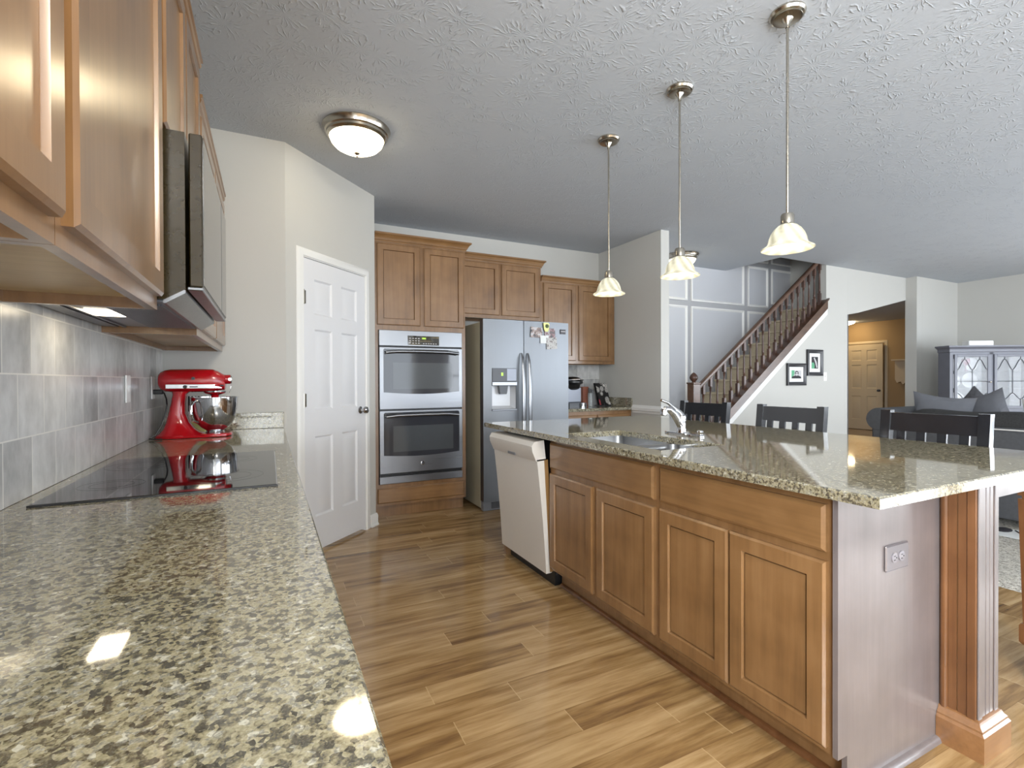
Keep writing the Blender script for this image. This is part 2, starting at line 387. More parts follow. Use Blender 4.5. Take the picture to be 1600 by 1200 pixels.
def wall_with_holes(axis, a0, a1, t0, t1, z0, z1, holes):
    """wall running along axis from a0 to a1, thickness t0..t1, rectangular holes (h0,h1,hz0,hz1)"""
    m = MB()
    def bx(u0, u1, zz0, zz1):
        if u1-u0 < 1e-4 or zz1-zz0 < 1e-4: return
        if axis == 'x': m.box(u0,u1,t0,t1,zz0,zz1)
        else: m.box(t0,t1,u0,u1,zz0,zz1)
    cur = a0
    for h0,h1,hz0,hz1 in sorted(holes):
        bx(cur,h0,z0,z1); bx(h0,h1,z0,hz0); bx(h0,h1,hz1,z1); cur = h1
    bx(cur,a1,z0,z1)
    return m
struct(wall_with_holes('y', WY-.1, YE+.12, XL-.12, XL, 0, CH, [LW_FILL]).build('wall_left','wall'), 'left kitchen wall behind the range cabinets', 'wall')
struct(MB().box(XL, .098, YE, YE+.12, 0, CH).build('wall_end','wall'), 'short wall at the end of the left counter', 'wall')
# diagonal pantry wall, built in its own frame: s along the wall, t into it
S45 = math.sqrt(.5); P0 = Vector((.098, 3.488, 0))
pw = MB(); LEN = .98; D0, D1, DH = .148, .838, 2.045
for s0,s1,z0,z1 in ((0,D0,0,CH),(D1,LEN,0,CH),(D0,D1,DH,CH)): pw.box(s0,s1,0,.1,z0,z1)
o = struct(pw.build('wall_pantry','wall'), 'diagonal wall holding the white pantry door', 'wall'); o.location = P0; o.rotation_euler = (0,0,PI/4)
struct(MB().box(.685,.79,4.185,YB,0,CH).build('wall_pantry_side','wall'), 'pantry side wall beside the oven cabinet', 'wall')
struct(MB().box(.3,3.709,YB,YB+.12,0,CH).build('wall_back','wall'), 'kitchen back wall above the cabinets', 'wall')
struct(MB().box(3.6,3.71,3.84,YB,0,CH).build('wall_return','wall'), 'stub wall at the right end of the kitchen cabinets', 'wall')
struct(MB().prism([(7.201,2.10),(7.45,2.14),(8.72,2.41),(8.72,5.2),(7.201,5.2)],'y',4.06,YB-.001).build('wall_header','wall'), 'wall over the opening to the tan hall', 'wall')
struct(MB().box(3.711,8.72,YB,YB+.12,0,5.2).build('wall_stair','wall_gap'), 'tall wall beside the stairs with picture frame mouldings', 'wall')
SL = .755                                   # stair slope
def zs(x): return .80+SL*(x-4.79)           # top of stringer cap
b = MB()
b.prism([(4.40,0),(7.2,0),(7.2,5.2),(6.72,5.2),(6.72,zs(6.72)-.14),(4.40,zs(4.40)-.14)], 'y', 4.06, 4.14)
struct(b.build('wall_understair','wall'), 'wall below and beyond the staircase where two photos hang', 'wall')
struct(MB().box(5.66,5.78,4.06,YB,CH+.12,5.2).build('wall_loft_left','wall'), 'upper stairwell wall on the left', 'wall')
struct(MB().box(5.66,6.72,3.96,4.06,CH+.12,5.2).build('wall_loft_front','wall'), 'upper stairwell wall facing the stairs', 'wall')
b = MB(); b.box(8.7,8.85,3.92,4.07,0,CH)
struct(b.build('wall_hall','wall'), 'wall with the opening into the tan hall', 'wall')
struct(MB().box(8.851,10.2,3.92,4.02,0,CH).build('wall_corner','wall'), 'bright wall behind the slate hutch', 'wall')
struct(wall_with_holes('y', WY-.1, 4.02, XR, XR+.12, 0, CH, [RW]).build('wall_right','wall'), 'right living room wall', 'wall')
struct(wall_with_holes('x', XL-.12, XR+.12, WY-.12, WY, 0, CH, WINS).build('wall_front','wall'), 'window wall behind the camera', 'wall')
b = MB(); b.box(12.8,12.9,4.02,8.1,0,2.6); b.box(8.85,12.8,8.0,8.1,0,2.6); b.box(8.85,12.8,4.02,4.1,0,2.6)
struct(b.build('wall_hall_far','tan'), 'tan walls of the hall beyond the opening', 'wall')
struct(MB().box(7.2,8.72,YB+.121,YB+.2,0,2.6).build('wall_hall_near','tan'), 'tan wall closing the hall on its near side', 'wall')
struct(MB().box(8.722,12.9,4.072,8.1,2.56,2.62).build('ceiling_hall','ceiling'), 'hall ceiling', 'ceiling')

def window(n, x0, x1, z0, z1, cols, rows, label):
    m = MB(); t = .05; y0, y1 = WY-.1, WY+.012
    m.box(x0-.07,x0,WY,WY+.02,z0-.07,z1+.07); m.box(x1,x1+.07,WY,WY+.02,z0-.07,z1+.07)
    m.box(x0,x1,WY,WY+.02,z1,z1+.07); m.box(x0,x1,WY,WY+.03,z0-.07,z0)
    m.box(x0,x0+t,y0,WY,z0,z1); m.box(x1-t,x1,y0,WY,z0,z1); m.box(x0+t,x1-t,y0,WY,z0,z0+t); m.box(x0+t,x1-t,y0,WY,z1-t,z1)
    for i in range(1,cols): xx = x0+(x1-x0)*i/cols; m.box(xx-.025,xx+.025,y0+.03,y0+.07,z0+t,z1-t)
    for i in range(1,rows): zz = z0+(z1-z0)*i/rows; m.box(x0+t,x1-t,y0+.035,y0+.065,zz-.015,zz+.015)
    return struct(m.build('window_%d' % n, 'white'), label, 'window')
window(1, *WINS[0], 2, 1, 'sliding glass door behind the camera')
window(2, *WINS[1], 2, 2, 'living room window nearest the kitchen')
window(3, *WINS[2], 2, 2, 'living room window farthest from the kitchen')
m = MB()
for yy in (RW[0],RW[1]-.05,(RW[0]+RW[1])/2-.025): m.box(XR-.01,XR+.1,yy,yy+.05,RW[2],RW[3])
for zz in (RW[2]-.04,RW[3]-.02): m.box(XR-.02,XR+.1,RW[0]-.06,RW[1]+.06,zz,zz+.06)
struct(m.build('window_4','white'), 'window in the right living room wall', 'window')
m = MB()
for yy in (LW_FILL[0],LW_FILL[1]-.05): m.box(XL-.1,XL+.01,yy,yy+.05,LW_FILL[2],LW_FILL[3])
for zz in (LW_FILL[2]-.04,LW_FILL[3]-.02): m.box(XL-.1,XL+.02,LW_FILL[0]-.06,LW_FILL[1]+.06,zz,zz+.06)
struct(m.build('window_5','white'), 'added window in the left wall behind the camera, for fill light', 'window')
# horizontal blinds on the right wall window
m = MB()
z = RW[2]+.03
while z < RW[3]-.05:
    m.box(XR-.06,XR-.025,RW[0]+.06,RW[1]-.06,z,z+.012); z += .062
tag(m.build('window_blind','plate_white'), 'white slatted blind over the right living room window', 'blind')

def six_panel(name, wd, ht, mat, th=.035):
    """six panel door, local x across, front at y=-th/2, z up"""
    m = MB(); st, mu = .115*wd/.76, .115*wd/.76; pwid = (wd-2*st-mu)/2
    xs = [0, st, st+pwid, st+pwid+mu, st+2*pwid+mu, wd]
    zsx = [0, .235, .235+.56, .98, .98+.56, 1.64, 1.64+.245, ht]; yf = -th
    for i in range(5):
        for j in range(7):
            x0,x1,z0,z1 = xs[i],xs[i+1],zsx[j],zsx[j+1]
            if i in (1,3) and j in (1,3,5): m.nested(x0,x1,z0,z1,[(0,yf),(.012,yf+.011),(.02,yf+.011),(.042,yf+.004)])
            else: m.face([(x0,yf,z0),(x1,yf,z0),(x1,yf,z1),(x0,yf,z1)])
    bmesh.ops.remove_doubles(m.b, verts=m.b.verts[:], dist=1e-5)
    m.face([(0,0,0),(0,0,ht),(wd,0,ht),(wd,0,0)]); m.face([(0,yf,0),(0,yf,ht),(0,0,ht),(0,0,0)]); m.face([(wd,yf,0),(wd,0,0),(wd,0,ht),(wd,yf,ht)])
    m.face([(0,yf,ht),(wd,yf,ht),(wd,0,ht),(0,0,ht)]); m.face([(0,yf,0),(0,0,0),(wd,0,0),(wd,yf,0)])
    bmesh.ops.remove_doubles(m.b, verts=m.b.verts[:], dist=1e-5)
    return m.build(name, mat)
DW = D1-D0-.01
d = six_panel('door_1', DW, 2.015, 'white_door'); struct(d, 'white six panel pantry door', 'door')
d.location = P0+Vector((S45*(D0+.005)-S45*.03, S45*(D0+.005)+S45*.03, .022)); d.rotation_euler = (0,0,PI/4)
for zh in (.25,1.05,1.75):
    m = MB(); m.lathe([(.008,-.05),(.008,.05)], (-.004,-.038,zh), seg=10); m.box(-.004,.02,-.037,-.0345,zh-.045,zh+.045)
    m.build('hinge','nickel',d)
m = MB(); m.lathe([(.028,0),(.028,-.004),(.012,-.008),(.011,-.03),(.024,-.04),(.029,-.052),(.024,-.064),(.008,-.07)], (DW-.065,-.035,.95), 'y', 24); m.build('door_knob','chrome',d)
def casing(m, s0, s1, zt, wdt=.058, th=.016, y=0):
    prof = [(0,-.008),(.006,-.016),(.02,-.012),(.035,-.014),(wdt-.008,-.010),(wdt,-.003),(wdt,0)]
    # left, top, right as one mitred sweep
    rings = []
    for o, yy in prof: rings.append([(s0-o,y+yy,0),(s0-o,y+yy,zt+o),(s1+o,y+yy,zt+o),(s1+o,y+yy,0)])
    m.loft(rings, False, False, closed=False)
    m.box(s0-.001,s0+.004,y-.008,y+.1,0,zt); m.box(s1-.004,s1+.001,y-.008,y+.1,0,zt); m.box(s0,s1,y-.008,y+.1,zt-.004,zt)
    return m
m = casing(MB(), D0, D1, DH); o = struct(m.build('trim_1','white'), 'white casing round the pantry door', 'trim'); o.location = P0; o.rotation_euler = (0,0,PI/4)
def base_strip(m, s0, s1, y=0, h=.1):
    m.prism([(y,0),(y-.022,0),(y-.022,.012),(y-.014,.02),(y-.014,h-.02),(y-.008,h-.008),(y,h)], 'x', s0, s1)
    return m
m = base_strip(MB(), D1+.06, LEN+.012); o = struct(m.build('baseboard_pantry','white'), 'white baseboard beside the pantry door', 'baseboard'); o.location = P0; o.rotation_euler = (0,0,PI/4)
# chair rail on the stub wall
m = MB()
pr = [(0,0),(.012,0),(.016,.02),(.03,.03),(.034,.055),(.02,.068),(.012,.085),(0,.085)]
for q in (0,):
    ring = []
    for o_, z_ in pr: ring.append([(3.6-o_,4.27,.845+z_),(3.6-o_,3.84-o_,.845+z_),(3.71+o_,3.84-o_,.845+z_),(3.71+o_,4.5,.845+z_)])
    m.loft(ring, False, False, closed=False)
struct(m.build('trim_2','white'), 'white chair rail wrapping the stub wall', 'trim')
# picture frame mouldings on the stair wall
def moulding(poly, n, label):
    m = MB(); P = [Vector((p[0],0,p[1])) for p in poly]; c = sum(P, Vector())/len(P); N = len(P)
    def inset(dst):
        out = []
        for i in range(N):
            a, bb, cc = P[i-1], P[i], P[(i+1) % N]
            e1, e2 = (bb-a).normalized(), (cc-bb).normalized()
            n1, n2 = Vector((-e1.z,0,e1.x)), Vector((-e2.z,0,e2.x))
            k = (n1+n2).normalized(); out.append(bb+k*dst/max(.3,k.dot(n1)))
        return out
    rings = []
    for dst, y in ((0,0),(.002,-.018),(.014,-.022),(.03,-.012),(.036,0)):
        rings.append([(p.x,YB+y,p.z) for p in inset(dst)])
    m.loft(rings, False, False)
    o = struct(m.build('trim_%d' % n,'white'), label, 'trim')
    q = inset(.02); m = MB(); m.face([(p.x,YB-.003,p.z) for p in q]); m.build('panel_field','panel_paint',o)
    return o
def zn(x): return .3+SL*(x-4.35)+.36
cols = [(3.98,5.05),(5.12,6.16),(6.24,6.68),(6.76,7.49)]
tn = 3
for i,(x0,x1) in enumerate(cols):
    if i < 3:
        if i == 0: poly = [(x0,.25),(4.55,.25),(x1,zn(x1)-.3),(x1,2.2),(x0,2.2)]
        else: poly = [(x0,min(zn(x0)-.3,2.1)),(x1,min(zn(x1)-.3,2.15)),(x1,2.2),(x0,2.2)]
        moulding(poly, tn, 'white lower wall moulding, %s from the stub wall' % ['first','second','third'][i]); tn += 1
    top = 2.7 if i == 0 else 2.86
    zb = 2.27 if i < 3 else 2.33
    moulding([(x0,zb),(x1,zb),(x1,top),(x0,top)], tn, 'white upper wall moulding, %s from the stub wall' % ['first','second','third','fourth'][i]); tn += 1
moulding([(6.24,2.93),(6.68,2.93),(6.68,3.7),(6.24,3.7)], tn, 'white topmost moulding above the third'); tn += 1
moulding([(6.76,2.93),(7.49,2.93),(7.49,3.7),(6.76,3.7)], tn, 'white topmost moulding above the fourth'); tn += 1
# hall door, its casing and small things in the hall
d = six_panel('door_2', .80, 2.02, 'hall_door'); struct(d, 'tan six panel door in the hall', 'door'); d.location = (12.76,7.2,.01); d.rotation_euler = (0,0,-PI/2)
m = MB(); m.lathe([(.028,0),(.026,-.008),(.011,-.012),(.011,-.03),(.026,-.04),(.029,-.055),(.02,-.066),(.006,-.07)], (.73,-.035,.93), 'y', 20); m.build('door_knob','dark_grey',d)
m = casing(MB(), 0, .82, 2.05); o = struct(m.build('trim_%d' % tn,'hall_door'), 'tan casing round the hall door', 'trim'); o.location = (12.8,7.21,0); o.rotation_euler = (0,0,-PI/2)

# ------------------------------------------------------------------ cabinet builder (front faces local -y, x to the right)
DOORP = [(0,0),(0,-.014),(.007,-.020),(.053,-.020),(.0555,-.013),(.0565,-.005),(.0595,-.005),(.061,-.0115)]
SLABP = [(0,0),(0,-.013),(.010,-.020)]
def front(kind, x0, x1, z0, z1, parent):
    m = MB()
    if kind == 'door': m.nested(x0,x1,z0,z1,DOORP); return m.build('door','wood_v',parent)
    m.nested(x0,x1,z0,z1,SLABP); return m.build('drawer','wood_h',parent)
def crown_part(x0, x1, d, z0, h, pj, left, right, parent):
    m = MB(); rings = []
    for o, z in ((.004,0),(.010,0),(.010,.012),(.018,.018),(.022,.030),(pj*.75,h*.72),(pj,h*.80),(pj,h)):
        r = []
        ol, orr = (o if left else 0), (o if right else 0)
        r += [(x0-ol,d,z0+z),(x0-ol,-o,z0+z),(x1+orr,-o,z0+z),(x1+orr,d,z0+z)]
        rings.append(r)
    m.loft(rings, True, True)
    return m.build('crown_moulding','wood_h',parent)
def cabinet(name, label, loc, rz, wd, d, z0, z1, fronts, crown=None, upper=True, toe=0, group=None, void=None):
    t = thing(name, label, 'cabinet', loc, rz, group)
    m = MB()
    if upper:
        m.box(0,wd,0,d,z0+.03,z1)
        m.box(0,.018,.02,d,z0,z0+.03); m.box(wd-.018,wd,.02,d,z0,z0+.03); m.box(0,wd,0,.02,z0,z0+.03)
        m.box(.018,wd-.018,d-.02,d,z0,z0+.03)
    elif void:                                  # tall cabinet with an appliance opening (x0,x1,z0,z1)
        vx0,vx1,vz0,vz1 = void
        m.box(0,wd,0,d,toe,vz0); m.box(0,wd,0,d,vz1,z1); m.box(0,vx0,0,d,vz0,vz1); m.box(vx1,wd,0,d,vz0,vz1)
        m.box(0,wd,.075,d,0,toe)
    else:
        m.box(0,wd,0,d,toe,z1); m.box(0,wd,.075,d,0,toe)
    m.build('carcass','wood_v',t)
    if upper:
        m = MB(); m.box(.018,wd-.018,.02,d-.02,z0+.026,z0+.0305); m.build('underside_panel','wood_pale',t)
    for f in fronts: front(*f, t)
    if crown: crown_part(crown[4] if len(crown) > 4 else 0, wd, d, z1, crown[0], crown[1], crown[2], crown[3], t)
    return t
# left run: fronts face +X -> rotation +90deg, local x = world Y, local y = -world X
def left_upper(name, label, y0, y1, z0, z1, fr, crown):
    return cabinet(name, label, (-.258,y0,0), PI/2, y1-y0, .306, z0, z1, fr, crown)
UZ0, UZ1 = 1.385, 2.29
left_upper('wall_cabinet','wall cabinet closest to the camera at the upper left edge', .19,.866,UZ0,UZ1,[('door',.025,.655,UZ0+.032,UZ1-.02)],(.055,.026,False,False))
left_upper('wall_cabinet','wall cabinet with one broad door left of the microwave', .868,1.537,UZ0,UZ1,[('door',.02,.645,UZ0+.032,UZ1-.02)],(.055,.026,False,False))
left_upper('wall_cabinet','short raised wall cabinet above the microwave', 1.539,2.303,1.862,2.435,[('door',.022,.375,1.88,2.42),('door',.39,.742,1.88,2.42)],(.055,.026,True,True))
left_upper('wall_cabinet','wall cabinet between microwave and pantry corner, over the red mixer', 2.306,3.485,UZ0,UZ1,[('door',.02,.575,UZ0+.032,UZ1-.02),('door',.595,1.15,UZ0+.032,UZ1-.02)],(.055,.026,False,False))
# base run under the left counter
def base_fronts(wd, n):
    out = []; s = wd/n
    for i in range(n):
        out += [('door',i*s+.02,(i+1)*s-.02,.135,.66),('drawer',i*s+.02,(i+1)*s-.02,.69,.835)]
    return out
for y0,y1,n,l in ((-.55,.5,2,'base cabinet under the nearest stretch of left counter'),(.502,1.5,2,'base cabinet under the left counter before the cooktop'),(1.502,2.33,2,'base cabinet directly under the cooktop'),(2.332,3.485,2,'base cabinet under the mixer end of the left counter')):
    cabinet('base_cabinet', l, (.04,y0,0), PI/2, y1-y0, .603, 0, .873, base_fronts(y1-y0,n), None, False, .11)

# ------------------------------------------------------------------ left counter, backsplash, cooktop
t = thing('countertop','long granite countertop on the left with the black cooktop','countertop',(0,1.45,.875))
m = MB(); m.box(XL+.002,.083,-.6,YE-.001,.875,.905,.003); m.build('slab','granite',t,(0,1.45,.875))
m = MB(); m.box(XL+.012,.083,YE-.021,YE-.001,.9055,1.005,.002); m.build('backsplash','granite',t,(0,1.45,.875))
tag(MB().box(XL+.0005,XL+.010,-.6,3.465,.906,1.44).build('tile_backsplash','tile_y'), 'grey stone tile backsplash on the left wall', 'backsplash')
t = thing('cooktop','black glass electric cooktop set in the left counter','cooktop',(-.245,1.915,.905))
m = MB(); m.box(-.511,.018,1.537,2.298,.9055,.911,.002); m.build('glass_surface','black_glass',t,(-.245,1.915,.905))
m = MB(); m.box(-.513,.02,1.5345,1.5365,.9055,.910); m.build('trim_strip','black',t,(-.245,1.915,.905)); m = MB(); m.box(-.513,.02,2.2985,2.3005,.9055,.910); m.build('trim_strip','black',t,(-.245,1.915,.905))
def burner(x, y, r):
    m = MB()
    for rr in (r, r*.66):
        m.loft([[((rr+q)*math.cos(2*PI*i/48)+x,(rr+q)*math.sin(2*PI*i/48)+y,.9112) for i in range(48)] for q in (0,.002)], False, False)
    m.build('burner_mark','burner',t,(-.245,1.915,.905))
burner(-.40,1.74,.075); burner(-.40,2.1,.1); burner(-.12,1.74,.1); burner(-.12,2.1,.075)

# microwave over the cooktop
L0 = (XL,1.92,1.435)
t = thing('microwave','over the range microwave under the raised cabinet','microwave',L0)
m = MB(); m.prism([(XL+.0115,1.415),(-.24,1.415),(-.197,1.442),(-.197,1.858),(XL+.0115,1.858)],'y',1.545,2.297); m.build('housing','micro_side',t,L0)
m = MB(); m.box(-.188,-.157,1.543,2.299,1.452,1.858,.003); dr = m.build('door','micro_side',t,L0)
m = MB(); m.box(-.157,-.155,1.548,2.294,1.458,1.852); m.build('door_glass','black_glass',dr,L0)
m = MB(); m.box(-.155,-.1545,2.09,2.10,1.46,1.85); m.build('control_seam','dark_grey',dr,L0)
m = MB(); m.prism([(-.246,1.405),(-.241,1.405),(-.197,1.434),(-.197,1.442),(-.2,1.442),(-.246,1.413)],'y',1.543,2.299); m.build('vent_lip','steel',t,L0)
m = MB(); m.box(-.193,-.157,1.543,2.299,1.4425,1.4515,.002); m.build('door_sill','steel',t,L0)
m = MB()
for k in range(26): m.box(-.40+k*.0056,-.3968+k*.0056,1.60,2.24,1.4035,1.4095)
m.box(-.555,-.25,1.56,2.285,1.409,1.4145); m.build('grease_filter','keurig',t,L0)
m = MB(); m.box(-.475,-.40,1.80,1.93,1.4055,1.4088); m.build('work_lamp','hood_lamp',t,L0)
m = MB(); m.box(-.485,-.477,1.57,2.28,1.403,1.4088); m.build('underside_rail','dark_grey',t,L0)
m = MB(); m.box(-.545,-.50,1.57,2.28,1.4045,1.4088); m.build('vent_strip','dark_grey',t,L0)

# wall plates on the tile
def wall_plate(label, loc, n, parent=None):
    t = thing('outlet' if n else 'light_switch', label, 'outlet' if n else 'switch', loc)
    m = MB(); m.box(0,.007,-.036,.036,-.06,.06,.003); m.build('cover_plate','plate_white',t)
    for z in ((-.022,.022) if n else (0,)):
        m = MB(); m.box(.007,.009,-.012 if n else -.008,.012 if n else .008,z-.014,z+.014,.001); m.build('socket' if n else 'toggle','plate_white',t)
    return t
wall_plate('white light switch plate on the tile left of the mixer', (XL+.0105,2.655,1.17), 0)
wall_plate('white outlet plate behind the mixer with black plug', (XL+.0105,3.165,1.17), 1)

# ------------------------------------------------------------------ red stand mixer
MX = Vector((-.35,3.13,.906)); t = thing('stand_mixer','red stand mixer with steel bowl on the left counter','mixer',MX)
def rr_ring(x0, x1, hy, z, n=24, p=3.0):
    cx, hx = (x0+x1)/2, (x1-x0)/2; out = []
    for i in range(n):
        a = 2*PI*i/n; c, s = math.cos(a), math.sin(a)
        out.append((cx+hx*math.copysign(abs(c)**(2/p),c), MX.y+hy*math.copysign(abs(s)**(2/p),s), z))
    return out
m = MB(); m.loft([rr_ring(x0,x1,hy,z) for x0,x1,hy,z in ((-.537,-.19,.098,.907),(-.54,-.186,.10,.915),(-.534,-.30,.098,.921),(-.517,-.335,.085,.932),(-.502,-.362,.068,.952),(-.489,-.384,.058,.985),(-.478,-.402,.053,1.035),(-.466,-.402,.053,1.09),(-.459,-.398,.054,1.132),(-.462,-.38,.056,1.15))]); m.build('pedestal','red',t,MX)
m = MB(); m.loft([rr_ring(-.36+a,-.184-a,.098-a,z,28,2.6) for a,z in ((.004,.907),(0,.911),(0,.919),(.006,.924))]); m.build('base_plate','red',t,MX)
# head: elliptical sections along x
def hd(x, zc_, hz, hy, n=28, p=2.5):
    return [(x, MX.y+hy*math.copysign(abs(math.cos(2*PI*i/n))**(2/p),math.cos(2*PI*i/n)), zc_+hz*math.copysign(abs(math.sin(2*PI*i/n))**(2/p),math.sin(2*PI*i/n))) for i in range(n)]
m = MB(); m.loft([hd(x,c,h,w_) for x,c,h,w_ in ((-.524,1.205,.012,.012),(-.520,1.206,.034,.035),(-.508,1.206,.048,.052),(-.49,1.206,.057,.060),(-.465,1.206,.0605,.065),(-.40,1.206,.062,.067),(-.33,1.207,.062,.067),(-.275,1.207,.0605,.065),(-.25,1.205,.053,.061),(-.232,1.200,.045,.056),(-.220,1.196,.042,.052),(-.216,1.192,.030,.04))]); m.build('head','red',t,MX)
m = MB(); m.lathe([(.030,-.236),(.0255,-.215),(.0255,-.193)],(0,MX.y,1.213),'x',24); m.build('attachment_hub','red',t,MX)
m = MB(); m.lathe([(.022,-.193),(.022,-.188),(.01,-.186)],(0,MX.y,1.213),'x',24); m.build('hub_cap','chrome',t,MX); m = MB(); m.lathe([(.006,-.07),(.009,-.075),(.009,-.09)],(-.19,MX.y,1.213),'y',12); m.build('hub_screw','chrome',t,MX)
m = MB()
for sgn in (-1,1):
    y = MX.y+sgn*.0675; m.box(-.481,-.262,min(y-.002,y+.001),max(y-.002,y+.001),1.165,1.187,.001)
m.lathe([(.058,1.166),(.058,1.188)],(-.27,MX.y,0),'z',32); m.build('trim_band','chrome',t,MX)
m = MB(); m.lathe([(.009,-.070),(.009,-.082),(.006,-.084)],(-.395,MX.y,1.174),'y',16); m.build('speed_knob','black',t,MX); m = MB(); m.box(-.376,-.34,MX.y-.0715,MX.y-.069,1.171,1.176); m.build('speed_legend','black',t,MX); m = MB(); m.box(-.24,-.222,MX.y-.0585,MX.y-.057,1.176,1.183); m.build('lettering','black',t,MX)
m = MB(); m.lathe([(.008,-.067),(.008,-.072)],(-.36,MX.y,1.218),'y',16); m.build('lock_screw','dark_grey',t,MX)
m = MB(); m.lathe([(.05,1.150),(.052,1.144),(.048,1.138),(.03,1.132),(.02,1.128),(.016,1.112)],(-.268,MX.y,0),'z',32); m.build('beater_collar','red',t,MX)
m = MB(); m.lathe([(.053,1.151),(.054,1.144),(.052,1.142)],(-.268,MX.y,0),'z',32); m.build('collar_ring','chrome',t,MX)
BC = (-.268,MX.y,0)
bp = [(.032,.921),(.044,.921),(.046,.926),(.040,.934),(.046,.940),(.066,.954),(.082,.972),(.096,1.0),(.105,1.035),(.109,1.075),(.111,1.112),(.1145,1.114),(.1145,1.117),(.108,1.117),(.106,1.075),(.102,1.035),(.092,1.0),(.078,.975),(.06,.957),(.03,.945),(.004,.943)]
m = MB(); m.lathe(bp,BC,'z',48); m.build('bowl','chrome',t,MX)
m = MB(); m.tube([(-.345,MX.y-.078,1.10),(-.357,MX.y-.098,1.094),(-.366,MX.y-.11,1.075),(-.366,MX.y-.11,1.03),(-.358,MX.y-.104,.998),(-.34,MX.y-.075,.985)],.0075); m.build('bowl_handle','chrome',t,MX)
m = MB(); m.tube([(-.185,MX.y-.02,1.20),(-.19,MX.y-.03,1.175),(-.198,MX.y-.03,1.14)],.0012,6); m.build('hub_pin','chrome',t,MX)
m = MB(); m.box(-.556,-.505,MX.y+.02,MX.y+.055,1.135,1.160,.004); m.tube([(-.52,MX.y+.03,1.145),(-.50,MX.y+.02,1.14),(-.485,MX.y-.02,1.11),(-.478,MX.y-.05,1.08),(-.484,MX.y-.062,1.03),(-.497,MX.y-.07,.98),(-.52,MX.y-.09,.93),(-.545,MX.y-.1,.913),(-.52,MX.y-.12,.910),(-.49,MX.y-.11,.91)],.0035,8); m.build('power_cord','black',t,MX)
m = MB(); m.lathe([(.001,.906),(.033,.907),(.038,.93),(.038,.96),(.03,.985),(.026,1.0),(.028,1.004),(.025,1.004),(.023,1.0)],(-.50,3.27,0),'z',24,cap1=False)
tag(m.build('glass_jar','glass'), 'small clear glass jar on the counter behind the mixer', 'jar')
# dark wire rack of plates behind the mixer
t = thing('book_stack','striped cloth and yellow box behind the mixer bowl','cloth',(-.36,3.36,.906))
m = MB(); m.box(-.42,-.32,3.34,3.38,.9065,1.12,.004); m.build('white_box','paper',t,(-.36,3.36,.906))
m = MB()
for k in range(6): m.box(-.418+k*.016,-.41+k*.016,3.3385,3.34,1.03,1.118)
m.build('stripe','dark_ink',t,(-.36,3.36,.906))
m = MB(); m.box(-.415,-.33,3.30,3.335,.9065,.97,.003); m.build('yellow_box','yellow',t,(-.36,3.36,.906))

# ------------------------------------------------------------------ ceiling lamps
def pendant(loc, label):
    t = thing('pendant_light', label, 'pendant light', loc, 0, 'pendant lights over the island')
    m = MB(); m.lathe([(.068,0),(.070,-.008),(.064,-.018),(.056,-.022),(.056,-.025),(.052,-.026),(.022,-.027),(.010,-.048),(.0085,-.062)],(0,0,0),'z',40,cap1=True); m.build('canopy','nickel',t)
    m = MB(); m.lathe([(.0055,-.055),(.0055,-.845)],(0,0,0),'z',14)
    for zz in (-.07,-.33,-.59): m.lathe([(.0062,zz+.002),(.0062,zz-.002)],(0,0,0),'z',14)
    m.build('stem','nickel',t)
    m = MB(); m.lathe([(.008,-.838),(.022,-.842),(.026,-.850),(.026,-.884),(.029,-.888),(.031,-.896),(.026,-.897)],(0,0,0),'z',32); m.build('socket_cap','nickel',t)
    prof = [(.024,-.886),(.037,-.893),(.052,-.907),(.064,-.926),(.071,-.945),(.075,-.962),(.079,-.972),(.090,-.980),(.100,-.986),(.1015,-.989),(.098,-.991),(.086,-.985),(.074,-.976),(.070,-.962),(.066,-.946),(.059,-.927),(.048,-.910),(.034,-.898),(.022,-.892)]
    m = MB(); m.lathe(prof,(0,0,0),'z',56,False,False); m.build('lamp_shade','shade',t)
    bulb('lamp_light',(0,0,-.955),3.2,WARM,.025,t)
    return t
pendant((1.96,1.345,CH),'pendant light nearest the camera, in front of the stair opening')
pendant((1.955,1.945,CH),'middle pendant light of the three over the island')
pendant((1.95,2.545,CH),'pendant light farthest from the camera, near the wall cabinets')
def flush(loc, label, dome):
    t = thing('ceiling_light', label, 'ceiling light', loc)
    m = MB(); m.lathe([(.198,0),(.2,-.006),(.196,-.012),(.19,-.022),(.186,-.034),(.178,-.040),(.176,-.052),(.168,-.060),(.160,-.064),(.158,-.058)],(0,0,0),'z',64); m.build('metal_pan','nickel',t)
    m = MB(); m.lathe([(.160,-.055),(.160,-.064),(.150,-.088),(.128,-.112),(.095,-.130),(.055,-.141),(.02,-.145),(.001,-.1455)],(0,0,0),'z',56,False,True); m.build('glass_dome',dome,t)
    m = MB(); m.lathe([(.001,-.143),(.016,-.146),(.017,-.150),(.010,-.156),(.006,-.162),(.007,-.168),(.001,-.173)],(0,0,0),'z',20,False,False); m.build('finial','nickel',t)
    return t
flush((.488,3.115,CH),'round flush ceiling light near the pantry door','dome')
t = flush((.62,-.75,CH),'added round flush fill light behind the camera','dome'); bulb('lamp_light',(0,0,-.24),90,(1.0,.91,.76),.12,t)  # added unseen fixture and bulb, warm fill for the island front
t = flush((4.56,4.5,CH),'round flush ceiling light by the foot of the stairs','dome_far')

